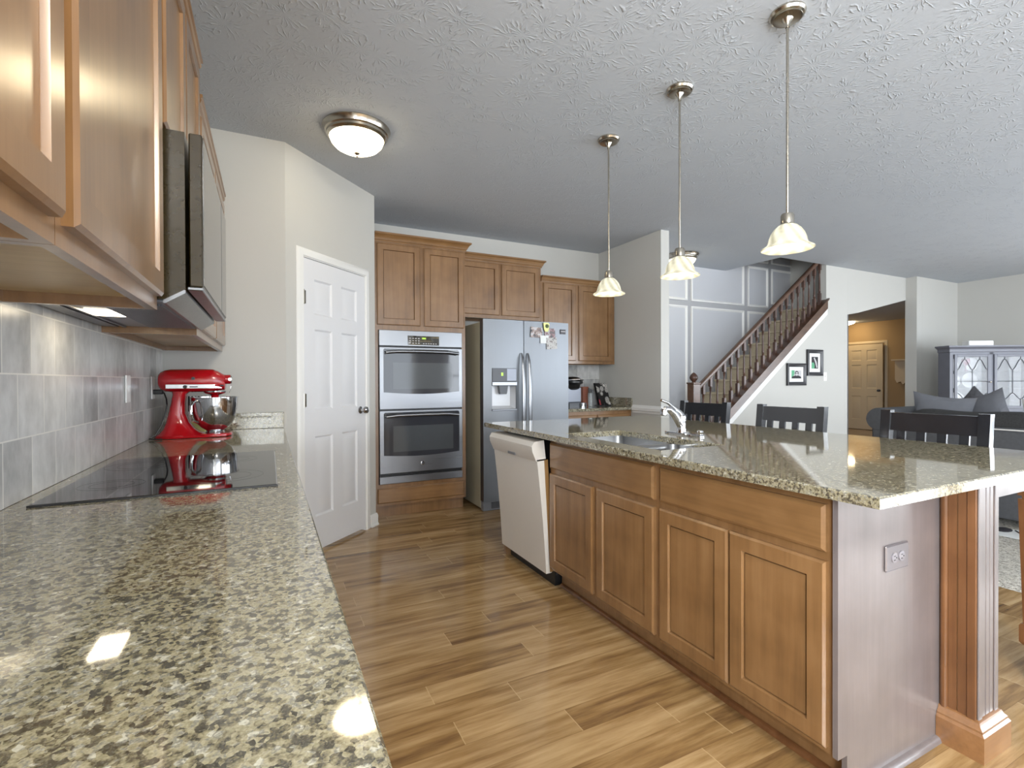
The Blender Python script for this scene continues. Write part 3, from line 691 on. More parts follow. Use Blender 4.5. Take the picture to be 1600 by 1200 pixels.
# ------------------------------------------------------------------ back wall: tall oven cabinet, double oven
FY = 4.33
cabinet('tall_oven_cabinet','tall wood cabinet built round the double wall oven',(.815,FY,0),0,.835,.56,0,2.41,
        [('door',.02,.402,1.69,2.395),('door',.437,.818,1.69,2.395),('drawer',.018,.815,.135,.265)],(.075,.05,False,True),False,.11,void=(.03,.795,.30,1.645))
OY = FY-.026; L0 = (1.228,OY,.3)
t = thing('wall_oven','stainless double wall oven left of the fridge','oven',L0)
X0, X1 = .848, 1.608
m = MB(); m.box(X0+.004,X1-.004,OY+.03,OY+.5,.304,1.641); m.build('chassis','black',t,L0)
m = MB(); m.box(X0,X1,OY,OY+.028,1.508,1.645,.003); m.build('control_fascia','steel',t,L0)
m = MB(); m.box(1.098,1.386,OY-.002,OY+.001,1.521,1.602,.001); p = m.build('control_panel','black_glass',t,L0)
m = MB(); m.box(1.228,1.262,OY-.0026,OY-.0015,1.574,1.588); m.build('clock_digits','led_green',p,L0)
m = MB()
for i in range(4):
    for j in range(3): m.box(1.112+i*.026,1.127+i*.026,OY-.0026,OY-.0015,1.533+j*.021,1.541+j*.021)
m.build('keypad_legend','light_ink',p,L0); m = MB()
for i in range(6): m.box(1.235+i*.023,1.248+i*.023,OY-.0026,OY-.0015,1.531,1.538)
m.build('button_legend','light_ink',p,L0)
def oven_door(z0, z1, gz0, gz1, label):
    m = MB(); m.box(X0,X1,OY-.006,OY+.028,z0,z1,.004); dd = m.build('oven_door','steel',t,L0)
    m = MB(); gx0, gx1 = .884, 1.574
    pts = [(gx0+.01,gz1),(gx0,gz1-.01)]+[(gx0+(gx1-gx0)*i/12, gz0+.018-.018*math.sin(PI*i/12)) for i in range(13)]+[(gx1,gz1-.01),(gx1-.01,gz1)]
    m.prism(pts,'y',OY-.009,OY-.0055); gl = m.build('door_glass','oven_glass',dd,L0)
    m = MB(); m.box(.965,1.515,OY-.0098,OY-.0088,gz0+.045,gz1-.12); m.build('viewing_window','oven_inner',dd,L0)
    m = MB(); zz = gz1-.024; m.tube([(.90,OY-.05,zz-.01),(1.0,OY-.054,zz),(1.228,OY-.056,zz+.002),(1.456,OY-.054,zz),(1.556,OY-.05,zz-.01)],.0135,14)
    for xx in (.91,1.546): m.tube([(xx,OY-.005,zz-.012),(xx,OY-.052,zz-.01)],.011,12)
    m.build('handle','steel',dd,L0)
    return dd
oven_door(.953,1.497,1.085,1.482,''); dl = oven_door(.393,.943,.535,.926,'')
m = MB(); m.lathe([(.0175,-.0065),(.0175,-.009),(.012,-.010)],(1.228,OY,.468),'y',28); bd = m.build('round_badge','chrome',t,L0)
m = MB(); m.lathe([(.0125,-.010),(.0125,-.0105)],(1.228,OY,.468),'y',28); m.build('badge_center','dark_grey',bd,L0)
m = MB(); m.box(X0,X1,OY,OY+.028,.303,.368,.003); m.build('lower_vent_trim','steel',t,L0)
# cabinet over the fridge and the right wall cabinet
cabinet('wall_cabinet','wall cabinet above the fridge with two short doors',(1.655,4.585,0),0,.955,.31,1.835,2.405,
        [('door',.02,.462,1.868,2.392),('door',.487,.93,1.868,2.392)],(.07,.045,False,True,.048))
cabinet('wall_cabinet','wall cabinet in the right corner above the coffee maker',(2.613,4.585,0),0,.975,.31,1.385,2.265,
        [('door',.025,.435,1.417,2.25),('door',.475,.93,1.417,2.25)],(.06,.04,False,False))

# ------------------------------------------------------------------ fridge
L0 = (2.2,4.12,0); t = thing('fridge','stainless side by side fridge with dispenser and photos','fridge',L0)
m = MB(); m.box(1.746,2.652,4.205,4.86,.02,1.745,.004); m.build('cabinet_body','fridge_side',t,L0)
def fdoor(x0, x1, hole=None):
    m = MB(); n = 8; z0, z1 = .095, 1.765
    def yf(x): u = (x-x0)/(x1-x0); return 4.12-.012*math.sin(PI*u)
    def sec(xs, a, bb):
        for xa, xb in zip(xs, xs[1:]): m.face([(xa,yf(xa),a),(xb,yf(xb),a),(xb,yf(xb),bb),(xa,yf(xa),bb)])
    if hole:
        hx0,hx1,hz0,hz1 = hole; mid = [hx0+(hx1-hx0)*i/5 for i in range(6)]; allx = [x0,(x0+hx0)/2,hx0]+mid[1:]+[(hx1+x1)/2,x1]
        sec(allx,z0,hz0); sec(allx,hz1,z1); sec([x0,(x0+hx0)/2,hx0],hz0,hz1); sec([hx1,(hx1+x1)/2,x1],hz0,hz1); ex = allx
    else:
        ex = [x0+(x1-x0)*i/n for i in range(n+1)]; sec(ex,z0,z1)
    top = [(x,yf(x)) for x in ex]
    m.face([(x,y,z1) for x,y in top]+[(x1,4.195,z1),(x0,4.195,z1)]); m.face([(x,y,z0) for x,y in top][::-1]+[(x0,4.195,z0),(x1,4.195,z0)])
    for xx in (x0,x1): m.face([(xx,yf(xx),z0),(xx,yf(xx),z1),(xx,4.195,z1),(xx,4.195,z0)])
    m.face([(x0,4.195,z0),(x0,4.195,z1),(x1,4.195,z1),(x1,4.195,z0)])
    bmesh.ops.remove_doubles(m.b, verts=m.b.verts[:], dist=1e-5)
    return m.build('fridge_door','steel_fridge',t,L0)
HX0,HX1,HZ0,HZ1 = 1.826,2.074,.935,1.315
fl = fdoor(1.742,2.155,(HX0,HX1,HZ0,HZ1)); fr = fdoor(2.162,2.657)
for dr, xx in ((fl,2.128),(fr,2.196)):
    m = MB(); N = 18; rings = []
    for i in range(N+1):
        u = i/N; z = .52+.94*u; bow = math.sin(PI*u)**.5 if 0 < u < 1 else 0
        hw, hd_ = .006+.013*bow, .004+.009*bow; yy = 4.105-.05*bow
        rings.append([(xx+hw*math.cos(2*PI*k/12),yy+hd_*math.sin(2*PI*k/12),z) for k in range(12)])
    m.loft(rings); m.build('handle','steel',dr,L0)
m = MB(); m.box(HX0,HX1,4.103,4.13,1.19,HZ1,.002); dp = m.build('dispenser_panel','dark_grey',fl,L0)
m = MB(); m.box(1.915,1.935,4.1015,4.1035,1.245,1.275); m.build('panel_light','led_green',fl,L0)
m = MB(); m.box(1.975,2.07,4.1018,4.1035,1.20,1.31); m.build('panel_gloss','keurig',fl,L0)
m = MB()
m.face([(HX0,4.125,HZ0),(HX1,4.125,HZ0),(HX1-.03,4.185,HZ0+.03),(HX0+.03,4.185,HZ0+.03)])
m.face([(HX0,4.125,HZ0),(HX0+.03,4.185,HZ0+.03),(HX0+.03,4.185,1.19),(HX0,4.125,1.19)])
m.face([(HX1,4.125,HZ0),(HX1,4.125,1.19),(HX1-.03,4.185,1.19),(HX1-.03,4.185,HZ0+.03)])
m.face([(HX0+.03,4.185,HZ0+.03),(HX1-.03,4.185,HZ0+.03),(HX1-.03,4.185,1.19),(HX0+.03,4.185,1.19)])
m.build('dispenser_recess','recess',fl,L0)
m = MB(); m.box(HX0-.004,HX1+.004,4.098,4.13,1.155,1.19,.003); m.box(HX0-.004,HX1+.004,4.10,4.13,HZ0-.012,HZ0+.004,.003); m.build('dispenser_lip','steel',fl,L0)
m = MB(); m.loft([[(1.95-q,4.125,z),(1.95+q,4.125,z),(1.95+q,4.165,z),(1.95-q,4.165,z)] for q,z in ((.045,1.155),(.036,1.09),(.03,1.075))]); m.build('paddle','dark_grey',fl,L0)
m = MB(); m.box(1.75,2.65,4.15,4.21,.0,.09,.006); gk = m.build('kick_grille','grey_plastic',t,L0)
m = MB()
for k in range(5): m.box(1.83,2.6,4.147,4.151,.022+k*.012,.028+k*.012)
m.build('grille_slot','black',gk,L0)
m = MB(); m.box(1.76,1.82,4.16,4.23,1.745,1.765,.004); m.box(2.58,2.64,4.16,4.23,1.745,1.765,.004); m.build('hinge_cover','grey_plastic',t,L0)
m = MB(); m.box(2.558,2.616,4.1045,4.1155,1.655,1.70); dl = m.build('spec_label','grey_ink',fr,L0)
m = MB(); m.box(2.563,2.611,4.1038,4.1046,1.676,1.684); m.build('label_line','light_ink',dl,L0)
# snapshots and magnet on the fridge door
def snap(name, label, cx, cz, wd, ht, rot, mat, cat, y):
    m = MB(); c, s = math.cos(rot), math.sin(rot)
    q = [(cx+u*c-v*s, cz+u*s+v*c) for u, v in ((-wd/2,-ht/2),(wd/2,-ht/2),(wd/2,ht/2),(-wd/2,ht/2))]
    m.prism(q,'y',y,y+.0012); return tag(m.build(name,mat), label, cat)
snap('snapshot','photo of people at the left of the fridge door pictures',2.29,1.66,.125,.098,-.05,'photo_a','photo',4.1035)
snap('snapshot','dark photo under the yellow magnet on the fridge door',2.435,1.655,.12,.095,.03,'photo_b','photo',4.1025)
snap('paper_note','small blank paper note between the fridge photos',2.375,1.595,.09,.075,0,'paper','note',4.1012)
snap('snapshot','lowest photo of the cluster on the fridge door',2.455,1.56,.118,.11,.05,'photo_c','photo',4.1)
t = thing('fridge_magnet','pale yellow magnet with olive dot at the top of the fridge door','magnet',(2.392,4.098,1.715))
m = MB(); m.prism([(-.033,.035),(-.026,-.02),(-.012,-.045),(.018,-.045),(.028,-.012),(.034,.03),(.02,.042),(-.02,.042)],'y',-.006,.0015); m.build('magnet_body','yellow',t)
m = MB(); m.lathe([(.019,-.006),(.018,-.011),(.008,-.013)],(.006,0,.008),'y',20); m.build('dot','olive',t)

# ------------------------------------------------------------------ coffee counter at the right of the fridge
cabinet('base_cabinet','base cabinet under the coffee maker counter',(2.68,4.3,0),0,.915,.58,0,.873,[('drawer',.02,.44,.69,.835),('drawer',.46,.88,.69,.835),('door',.02,.44,.135,.66),('door',.46,.88,.135,.66)],None,False,.11)
t = thing('countertop','short granite countertop with the coffee maker','countertop',(3.14,4.57,.875))
m = MB(); m.box(2.675,3.598,4.262,4.898,.875,.905,.003); m.build('slab','granite',t,(3.14,4.57,.875))
m = MB(); m.box(3.577,3.597,4.275,4.88,.9055,1.005,.002); m.build('backsplash','granite',t,(3.14,4.57,.875))
tag(MB().box(2.66,3.597,4.889,4.8995,.906,1.384).build('tile_backsplash','tile_x'), 'grey stone tile backsplash behind the coffee maker', 'backsplash')
t = thing('coffee_maker','silver and black pod coffee maker beside the fridge','coffee maker',(3.0,4.6,.906))
m = MB(); m.loft([[(x0,y0,z),(x1,y0,z),(x1,y1,z),(x0,y1,z)] for x0,x1,y0,y1,z in ((-.11,.11,-.14,.16,0),(-.11,.11,-.14,.16,.05))]); m.build('drip_base','dark_grey',t)
m = MB(); m.box(-.115,.115,-.02,.16,.05,.27,.012,2); m.box(-.10,.10,-.06,-.02,.05,.22,.01); m.build('water_body','keurig',t)
m = MB(); m.loft([[(x*math.cos(2*PI*i/28),-.02+y*math.sin(2*PI*i/28),z) for i in range(28)] for x,y,z in ((.05,.05,.19),(.075,.09,.205),(.085,.11,.25),(.11,.14,.262),(.115,.15,.27))]); m.build('brew_head','black',t)
m = MB(); m.loft([[(x*math.cos(2*PI*i/28),.0+y*math.sin(2*PI*i/28),z) for i in range(28)] for x,y,z in ((.118,.155,.27),(.118,.155,.285),(.105,.14,.305),(.08,.11,.325),(.04,.06,.335))]); m.build('lid','black',t)
m = MB(); m.tube([(.1,.02,.29),(.09,-.1,.3),(.0,-.165,.305),(-.09,-.1,.3),(-.1,.02,.29)],.01,10); m.build('lid_handle','chrome',t)
m = MB(); m.lathe([(.04,.0),(.04,.045)],(.055,-.135,.003),'z',24); m.build('drip_tray','chrome',t)
m = MB(); m.box(3.30,3.385,4.80,4.88,.906,1.125,.006); tag(m.build('canister','terracotta'), 'copper brown box against the tile beside the coffee maker', 'canister')
t = thing('utensil_glass','clear glass holding black handled knives','utensil holder',(3.272,4.62,.906))
m = MB(); m.lathe([(.001,.001),(.026,.001),(.028,.15),(.026,.15),(.024,.01),(.001,.008)],(0,0,0),'z',24,False,False); m.build('tumbler','glass',t)
for dx,dy,h in ((-.012,0,.21),(.008,.008,.20),(.014,-.01,.19)):
    m = MB(); m.tube([(dx*.6,dy,.01),(dx*1.1,dy,.12)],.003,8); m.tube([(dx*1.1,dy,.10),(dx*1.7,dy,h)],.0075,10); m.build('knife','black',t)
t = thing('cookbook','black floral cookbook leaning on a stand by the coffee maker','book',(3.478,4.60,.906),math.radians(12)); 
m = MB(); m.loft([[(x,y+.28*z,z) for x,y in ((-.10,0),(.085,0),(.085,.03),(-.10,.03))] for z in (.012,.262)]); o = m.build('pages','black',t)
m = MB(); m.loft([[(x,y+.28*z,z) for x,y in ((-.10,-.002),(.085,-.002),(.085,0),(-.10,0))] for z in (.012,.262)]); m.build('front_cover','book',t)
m = MB(); m.tube([(-.06,.12,.004),(-.06,-.03,.004),(-.06,-.03,.03)],.004,8); m.tube([(.05,.12,.004),(.05,-.03,.004),(.05,-.03,.03)],.004,8); m.build('stand','dark_grey',t)

# ------------------------------------------------------------------ island
IX = 1.455                                   # face frame plane; fronts stand 2 cm proud of it
ISL = -PI/2                                  # fronts face -X; local x runs towards -Y
cabinet('base_cabinet','island cabinet nearest the camera, two wide doors under one drawer front',(IX,1.557,0),ISL,.701,.55,0,.873,
        [('drawer',.011,.685,.700,.838),('door',.008,.346,.130,.672),('door',.353,.686,.130,.672)],None,False,.11)
cabinet('sink_base_cabinet','island cabinet under the sink beside the dishwasher',(IX,2.447,0),ISL,.889,.55,0,.66,
        [('drawer',.016,.866,.698,.843),('door',.014,.428,.130,.668),('door',.461,.866,.130,.668)],None,False,.11)
o = [c for c in bpy.data.objects if c.name.startswith('sink_base_cabinet')][0]
m = MB(); m.box(0,.889,0,.012,.66,.873); m.box(0,.018,.012,.55,.66,.873); m.box(.871,.889,.012,.55,.66,.873); m.build('upper_frame','wood_v',o)
m = MB(); m.prism([(1.443,.873),(1.443,.115),(1.487,.115),(1.487,0),(2.005,0),(2.005,.873)],'y',.838,.853)
tag(m.build('end_panel','panel_side'), 'wood veneer panel closing the near end of the island', 'panel')
m = MB(); m.box(1.458,2.005,3.056,3.085,0,.873)
tag(m.build('end_panel','wood_v'), 'wood panel closing the far end of the island by the dishwasher', 'panel')
m = MB(); m.box(2.008,2.024,.853,3.085,0,.873)
tag(m.build('back_panel','panel_side'), 'wood panel along the stool side of the island', 'panel')
def quarter(m, axis, c0, c1, a, bsign):
    pts = [(0,0)]+[(bsign*.018*math.cos(q*PI/10), .018*math.sin(q*PI/10)) for q in range(6)]
    m.prism([(a+u,v) for u,v in pts],axis,c0,c1); return m
m = quarter(MB(),'y',.855,2.44,1.528,-1); struct(m.build('trim_%d' % (tn+1),'wood_red'), 'dark shoe moulding along the island toe kick', 'trim')
m = MB(); m.prism([(.838,0)]+[(.838-.018*math.cos(q*PI/10),.018*math.sin(q*PI/10)) for q in range(6)],'x',1.49,1.98); struct(m.build('trim_%d' % (tn+2),'panel_side'), 'shoe moulding at the foot of the near island panel', 'trim')
# corner post with moulded foot
L0 = (2.08,.83,0); t = thing('island_post','fluted square post with moulded foot at the near island corner','post',L0)
m = MB(); m.box(2.008,2.142,.742,.852,0,.873); m.build('core','wood_v',t,L0)
m = MB()
m.box(2.000,2.008,.741,.765,.115,.873,.002); m.lathe([(.0115,.112),(.0115,.873)],(2.0085,.8255,0),'z',16)
m.box(2.004,2.008,.766,.788,.115,.873); m.box(2.004,2.008,.792,.814,.115,.873); m.build('side_fluting','wood_red',t,L0)
m = MB(); m.box(2.008,2.032,.736,.742,.115,.873,.002); m.box(2.118,2.142,.736,.742,.115,.873,.002)
for k in range(3): m.box(2.036+k*.027,2.058+k*.027,.739,.742,.115,.873,.001)
m.build('front_fluting','panel_side',t,L0)
m = MB(); rings = []
for o_, z_ in ((.026,0),(.026,.082),(.020,.090),(.020,.096),(.012,.104),(.008,.114),(.0,.118)):
    rings.append([(2.006-o_,.837,z_),(2.006-o_,.739-o_,z_),(2.142+o_,.739-o_,z_),(2.142+o_,.837,z_)])
m.loft(rings, True, True); m.build('foot_moulding','wood_foot',t,L0)
m = MB(); m.box(2.143,2.678,.775,.795,.792,.873); tag(m.build('apron','panel_side'), 'wood apron under the overhanging granite between post and leg', 'apron')
L0 = (2.735,.812,0); t = thing('support_leg','tapered reddish wood leg under the granite corner at the right edge','leg',L0)
def sq(h, z): return [(2.735-h,.812-h,z),(2.735+h,.812-h,z),(2.735+h,.812+h,z),(2.735-h,.812+h,z)]
m = MB(); m.loft([sq(h,z) for h,z in ((.054,.873),(.054,.735))]); m.loft([sq(h,z) for h,z in ((.044,.735),(.044,.722))]); m.loft([sq(h,z) for h,z in ((.053,.722),(.050,.60),(.041,.222))])
m.loft([sq(h,z) for h,z in ((.046,.222),(.05,.214),(.05,.15),(.042,.138))]); m.loft([sq(h,z) for h,z in ((.038,.138),(.028,.02),(.034,.018),(.034,0))]); m.build('shaft','wood_red',t,L0)
m = MB(); m.loft([[(2.735-h-.0006,.812-h*.55,z),(2.735-h-.0006,.812+h*.55,z),(2.735-h+.004,.812+h*.55,z),(2.735-h+.004,.812-h*.55,z)] for h,z in ((.0526,.70),(.050,.60),(.0422,.26))]); m.build('inset_panel','wood_v',t,L0)

# granite top with sink cutout
L0 = (2.07,1.95,.875); t = thing('countertop','large granite island countertop with the sink cutout','countertop',L0)
SX0,SX1,SY0,SY1 = 1.475,1.848,1.575,2.315
xs_, ys_ = [1.36,SX0,SX1,2.785], [.69,SY0,SY1,3.203]
m = MB()
for z in (.875,.905):
    for i in range(3):
        for j in range(3):
            if i == 1 and j == 1: continue
            m.face([(xs_[i],ys_[j],z),(xs_[i+1],ys_[j],z),(xs_[i+1],ys_[j+1],z),(xs_[i],ys_[j+1],z)])
for i in range(3):
    for y in (ys_[0],ys_[3]): m.face([(xs_[i],y,.875),(xs_[i+1],y,.875),(xs_[i+1],y,.905),(xs_[i],y,.905)])
    for x in (xs_[0],xs_[3]): m.face([(x,ys_[i],.875),(x,ys_[i+1],.875),(x,ys_[i+1],.905),(x,ys_[i],.905)])
for y in (SY0,SY1): m.face([(SX0,y,.875),(SX1,y,.875),(SX1,y,.905),(SX0,y,.905)])
for x in (SX0,SX1): m.face([(x,SY0,.875),(x,SY1,.875),(x,SY1,.905),(x,SY0,.905)])
bmesh.ops.remove_doubles(m.b, verts=m.b.verts[:], dist=1e-5)
eds = [e for e in m.b.edges if all(abs(v.co.z-.905) < 1e-5 for v in e.verts) and any(abs(f.normal.z) < .5 for f in e.link_faces)]
m.b.normal_update(); bmesh.ops.recalc_face_normals(m.b, faces=m.b.faces[:]); m.b.normal_update()
eds = [e for e in m.b.edges if all(abs(v.co.z-.905) < 1e-5 for v in e.verts) and any(abs(f.normal.z) < .5 for f in e.link_faces)]
bmesh.ops.bevel(m.b, geom=eds, offset=.004, segments=1, affect='EDGES', profile=.5)
m.build('slab','granite',t,L0)
L0 = (1.66,1.93,.68); t = thing('kitchen_sink','undermounted double bowl stainless sink in the island','sink',L0)
def bowl(y0, y1, depth):
    m = MB(); zt = .8745
    def rr(x0,x1,ya,yb,r,z,n=5):
        out = []
        for cx,cy,a0 in ((x1-r,yb-r,0),(x0+r,yb-r,PI/2),(x0+r,ya+r,PI),(x1-r,ya+r,1.5*PI)):
            for k in range(n+1): a = a0+PI/2*k/n; out.append((cx+r*math.cos(a),cy+r*math.sin(a),z))
        return out
    a, c = SX0-.004, SX1+.004
    m.loft([rr(a-.01,c+.01,y0-.01,y1+.01,.05,zt),rr(a,c,y0,y1,.05,zt),rr(a+.004,c-.004,y0+.004,y1-.004,.05,zt-depth+.04),rr(a+.014,c-.014,y0+.014,y1-.014,.05,zt-depth+.012),rr(a+.04,c-.04,y0+.04,y1-.04,.05,zt-depth)], False, True)
    o = m.build('basin','sink',t,L0)
    m = MB(); m.lathe([(.04,.002),(.042,.004),(.03,.003),(.02,.001)],((a+c)/2,(y0+y1)/2,zt-depth),'z',24); m.build('drain','chrome',o,L0)
bowl(1.905,SY1+.004,.2); bowl(SY0-.004,1.885,.16)
m = MB(); m.box(SX0-.004,SX1+.004,1.884,1.906,.835,.868,.006,2); m.build('divider','sink',t,L0)
L0 = (2.0,1.975,.9055); t = thing('faucet','chrome single lever faucet behind the sink','faucet',L0)
m = MB(); m.loft([[(2.0+(.028-i)*math.cos(2*PI*k/32),1.975+(.125-i)*math.copysign(abs(math.sin(2*PI*k/32))**.6,math.sin(2*PI*k/32)),z) for k in range(32)] for i,z in ((0,.906),(0,.911),(.006,.915))]); m.build('deck_plate','chrome',t,L0)
m = MB(); m.lathe([(.027,.914),(.024,.922),(.0225,.95),(.0235,.975),(.026,.99),(.022,1.008),(.01,1.014)],(2.005,1.985,0),'z',28); m.build('body','chrome',t,L0)
m = MB(); m.tube([(2.0,1.985,.955),(1.978,1.985,.985),(1.952,1.987,1.02),(1.922,1.99,1.043),(1.898,1.992,1.045),(1.885,1.993,1.036)],[.021,.02,.019,.017,.016,.015],16); m.lathe([(.016,0),(.018,-.006),(.018,-.03),(.014,-.034)],(1.886,1.993,1.044),'z',20); m.build('spout','chrome',t,L0)
m = MB(); m.tube([(2.008,1.985,1.0),(1.995,1.99,1.022),(1.965,1.998,1.05),(1.925,2.004,1.078),(1.885,2.01,1.092)],[.02,.017,.011,.008,.008],14); m.build('lever','chrome',t,L0)
m = MB(); m.lathe([(.02,.906),(.02,.912),(.014,.918),(.014,.925),(.017,.93),(.014,.938),(.004,.94)],(1.995,1.845,0),'z',20); m.build('side_cap','chrome',t,L0)
# outlet on the end panel
t = thing('outlet','pewter outlet plate on the near end panel of the island','outlet',(1.737,.8378,.652))
m = MB(); m.box(-.064,.064,-.007,0,-.040,.040,.004); m.build('cover_plate','plate_nickel',t)
for x in (-.02,.02):
    m = MB(); m.lathe([(.0155,-.007),(.0155,-.0095),(.0135,-.0098)],(x,0,0),'y',20); s_ = m.build('socket','outlet_grey',t)
    m = MB(); m.box(x-.007,x+.001,-.0105,-.0095,.005,.007); m.box(x-.008,x+.001,-.0105,-.0095,-.007,-.005); m.lathe([(.0022,-.0095),(.0022,-.0105)],(x+.007,0,0),'y',10); m.build('slot','black',s_)
# dishwasher, door slightly ajar at the top
L0 = (1.5,2.748,.0); t = thing('dishwasher','pale grey dishwasher with its door slightly ajar','dishwasher',L0)
m = MB(); m.box(1.475,2.0,2.455,3.05,.10,.868); m.build('tub','black',t,L0)
m = MB(); m.box(1.49,1.6,2.46,3.045,.0,.098); m.build('kick_plate','black',t,L0)
TA = math.radians(-3.2)
dd = bpy.data.objects.new('door_assembly', None)
def dwpart(m, name, mat, parent=t):
    rot = Matrix.Translation((1.462,0,.11)) @ Matrix.Rotation(TA,4,'Y') @ Matrix.Translation((-1.462,0,-.11))
    m.b.transform(rot); return m.build(name, mat, parent, L0)
bpy.data.objects.remove(dd)
m = MB(); N = 12; prof = []
for i in range(N+1): z = .085+.665*i/N; prof.append((1.425-.022*(i/N)**2, z))
m.prism(prof+[(1.462,.75),(1.462,.085)],'y',2.452,3.05); dpn = dwpart(m,'door_panel','bisque')
m = MB(); m.prism([(1.398,.742),(1.376,.80),(1.374,.83),(1.39,.855),(1.455,.858),(1.462,.742)],'y',2.452,3.05); dwpart(m,'control_strip','bisque')
m = MB(); m.box(1.386,1.392,2.70,2.80,.747,.762); dwpart(m,'latch_pull','grey_plastic')
m = MB(); m.box(1.45,1.474,2.4505,2.453,.09,.745); dwpart(m,'door_edge','bisque_side')

# ------------------------------------------------------------------ counter stools
SG = 'black counter stools at the island'
def stool():
    t = thing('counter_stool','', 'stool', (0,0,0), 0, SG)
    H = 1.035
    for s in (-1,1):
        m = MB(); y0, y1 = s*.205-.0225, s*.205+.0225
        pts = [(.02,0),(.048,.62),(.052,.80),(.066,.92),(.078,H),(.036,H),(.024,.92),(.010,.80),(.006,.62),(-.016,0)]
        m.prism(pts,'y',y0,y1); m.build('leg','stool',t)
        m = MB(); m.loft([[(x-.02,s*.2-.02,z),(x+.02,s*.2-.02,z),(x+.02,s*.2+.02,z),(x-.02,s*.2+.02,z)] for x,z in ((-.40,0),(-.37,.61))]); m.build('leg','stool',t)
    m = MB(); m.prism([(.030,.929),(.042,H-.012),(.064,H-.012),(.052,.929)],'y',-.183,.183); m.build('top_rail','stool',t)
    for k in range(4):
        y = -.132+k*.088; m = MB(); m.prism([(.012,.66),(.020,.80),(.034,.931),(.048,.931),(.034,.80),(.026,.66)],'y',y-.019,y+.019); m.build('slat','stool',t)
    m = MB(); m.box(-.405,.04,-.225,.225,.618,.65,.012,2); m.build('seat','stool',t)
    m = MB(); m.box(.0,.03,-.183,.183,.645,.69); m.build('lower_rail','stool',t)
    for z in (.2,.38):
        m = MB(); m.box(-.385,.01,-.212,-.19,z,z+.035); m.box(-.385,.01,.19,.212,z,z+.035); m.box(-.40,-.375,-.19,.19,z-.06,z-.025); m.build('stretcher','stool',t)
    return t
s0 = stool(); s0.location = (2.955,1.285,0); s0['label'] = 'black slat back stool closest to the sofa'
copy_thing(s0, (2.955,2.045,0), 'black slat back stool standing between the other two')
copy_thing(s0, (2.955,2.745,0), 'black slat back stool behind the faucet')

# ------------------------------------------------------------------ staircase
L0 = (5.5,4.48,0); t = thing('staircase','carpeted staircase with dark turned balusters','staircase',L0)
m = MB(); run, rise = .2285, .1725; x = 4.2; z = 0; pts = [(x,0)]
while x < 6.95:
    z += rise; pts += [(x,z-.03),(x-.025,z-.025),(x-.025,z)]; x += run; pts.append((x,z))
pts += [(x,0)]
m.prism(pts,'y',4.16,4.885); m.build('steps','carpet',t,L0)
XA, XB = 4.385, 6.70
m = MB(); m.prism([(XA,zs(XA)-.105),(XB+.02,zs(XB+.02)-.105),(XB+.02,zs(XB+.02)),(XA,zs(XA))],'y',4.035,4.155); m.build('stringer','wood_rail',t,L0)
m = MB(); m.prism([(XA,zs(XA)),(XB+.04,zs(XB+.04)),(XB+.04,zs(XB+.04)+.02),(XA,zs(XA)+.02)],'y',4.025,4.165); m.build('stringer_cap','wood_rail',t,L0)
m = MB(); m.prism([(XA,zs(XA)-.19),(XB+.03,zs(XB+.03)-.19),(XB+.03,zs(XB+.03)-.105),(XA,zs(XA)-.105)],'y',4.046,4.06); m.build('skirt_board','white',t,L0)
def zr(x): return 1.17+SL*(x-4.438)
m = MB(); rings = []
for xx in (4.36,7.0):
    rings.append([(xx,4.095+a,zr(xx)+b_) for a,b_ in ((-.025,-.045),(-.03,-.02),(-.026,.0),(-.012,.012),(.012,.012),(.026,0),(.03,-.02),(.025,-.045))])
m.loft(rings); m.build('handrail','wood_rail',t,L0)
bx = 4.47; first = None
for k in range(20):
    x = 4.475+k*.1135
    if x > 6.66: break
    zb, zt = zs(x)+.018, zr(x)-.04; h = zt-zb
    m = MB(); q = .017
    m.loft([[(x-q,4.095-q,zb+a),(x+q,4.095-q,zb+a2),(x+q,4.095+q,zb+a2),(x-q,4.095+q,zb+a)] for a,a2 in ((-SL*q,SL*q),(.15,.15))])
    m.lathe([(.016,zb+.15),(.010,zb+.16),(.016,zb+.17),(.011,zb+.18),(.015,zb+.19),(.013,zb+.21),(.010,zb+.36),(.009,zt-.17),(.014,zt-.16),(.010,zt-.15),(.016,zt-.14),(.010,zt-.13),(.015,zt-.12)],(x,4.095,0),'z',12)
    m.loft([[(x-q,4.095-q,zt+a),(x+q,4.095-q,zt+a2),(x+q,4.095+q,zt+a2),(x-q,4.095+q,zt+a)] for a,a2 in ((-.12,-.12),(-SL*q,SL*q))])
    m.build('baluster','wood_dark',t,L0)
m = MB(); m.box(4.275,4.375,4.045,4.145,0,1.155,.004); m.box(4.268,4.382,4.038,4.152,1.155,1.172,.004); nw = m.build('newel_post','wood_rail',t,L0)
m = MB(); m.lathe([(.026,1.172),(.02,1.18),(.024,1.188),(.036,1.20),(.045,1.215),(.047,1.23),(.040,1.25),(.024,1.27),(.01,1.282),(.001,1.286)],(4.325,4.095,0),'z',24); m.build('acorn_finial','wood_dark',nw,L0)

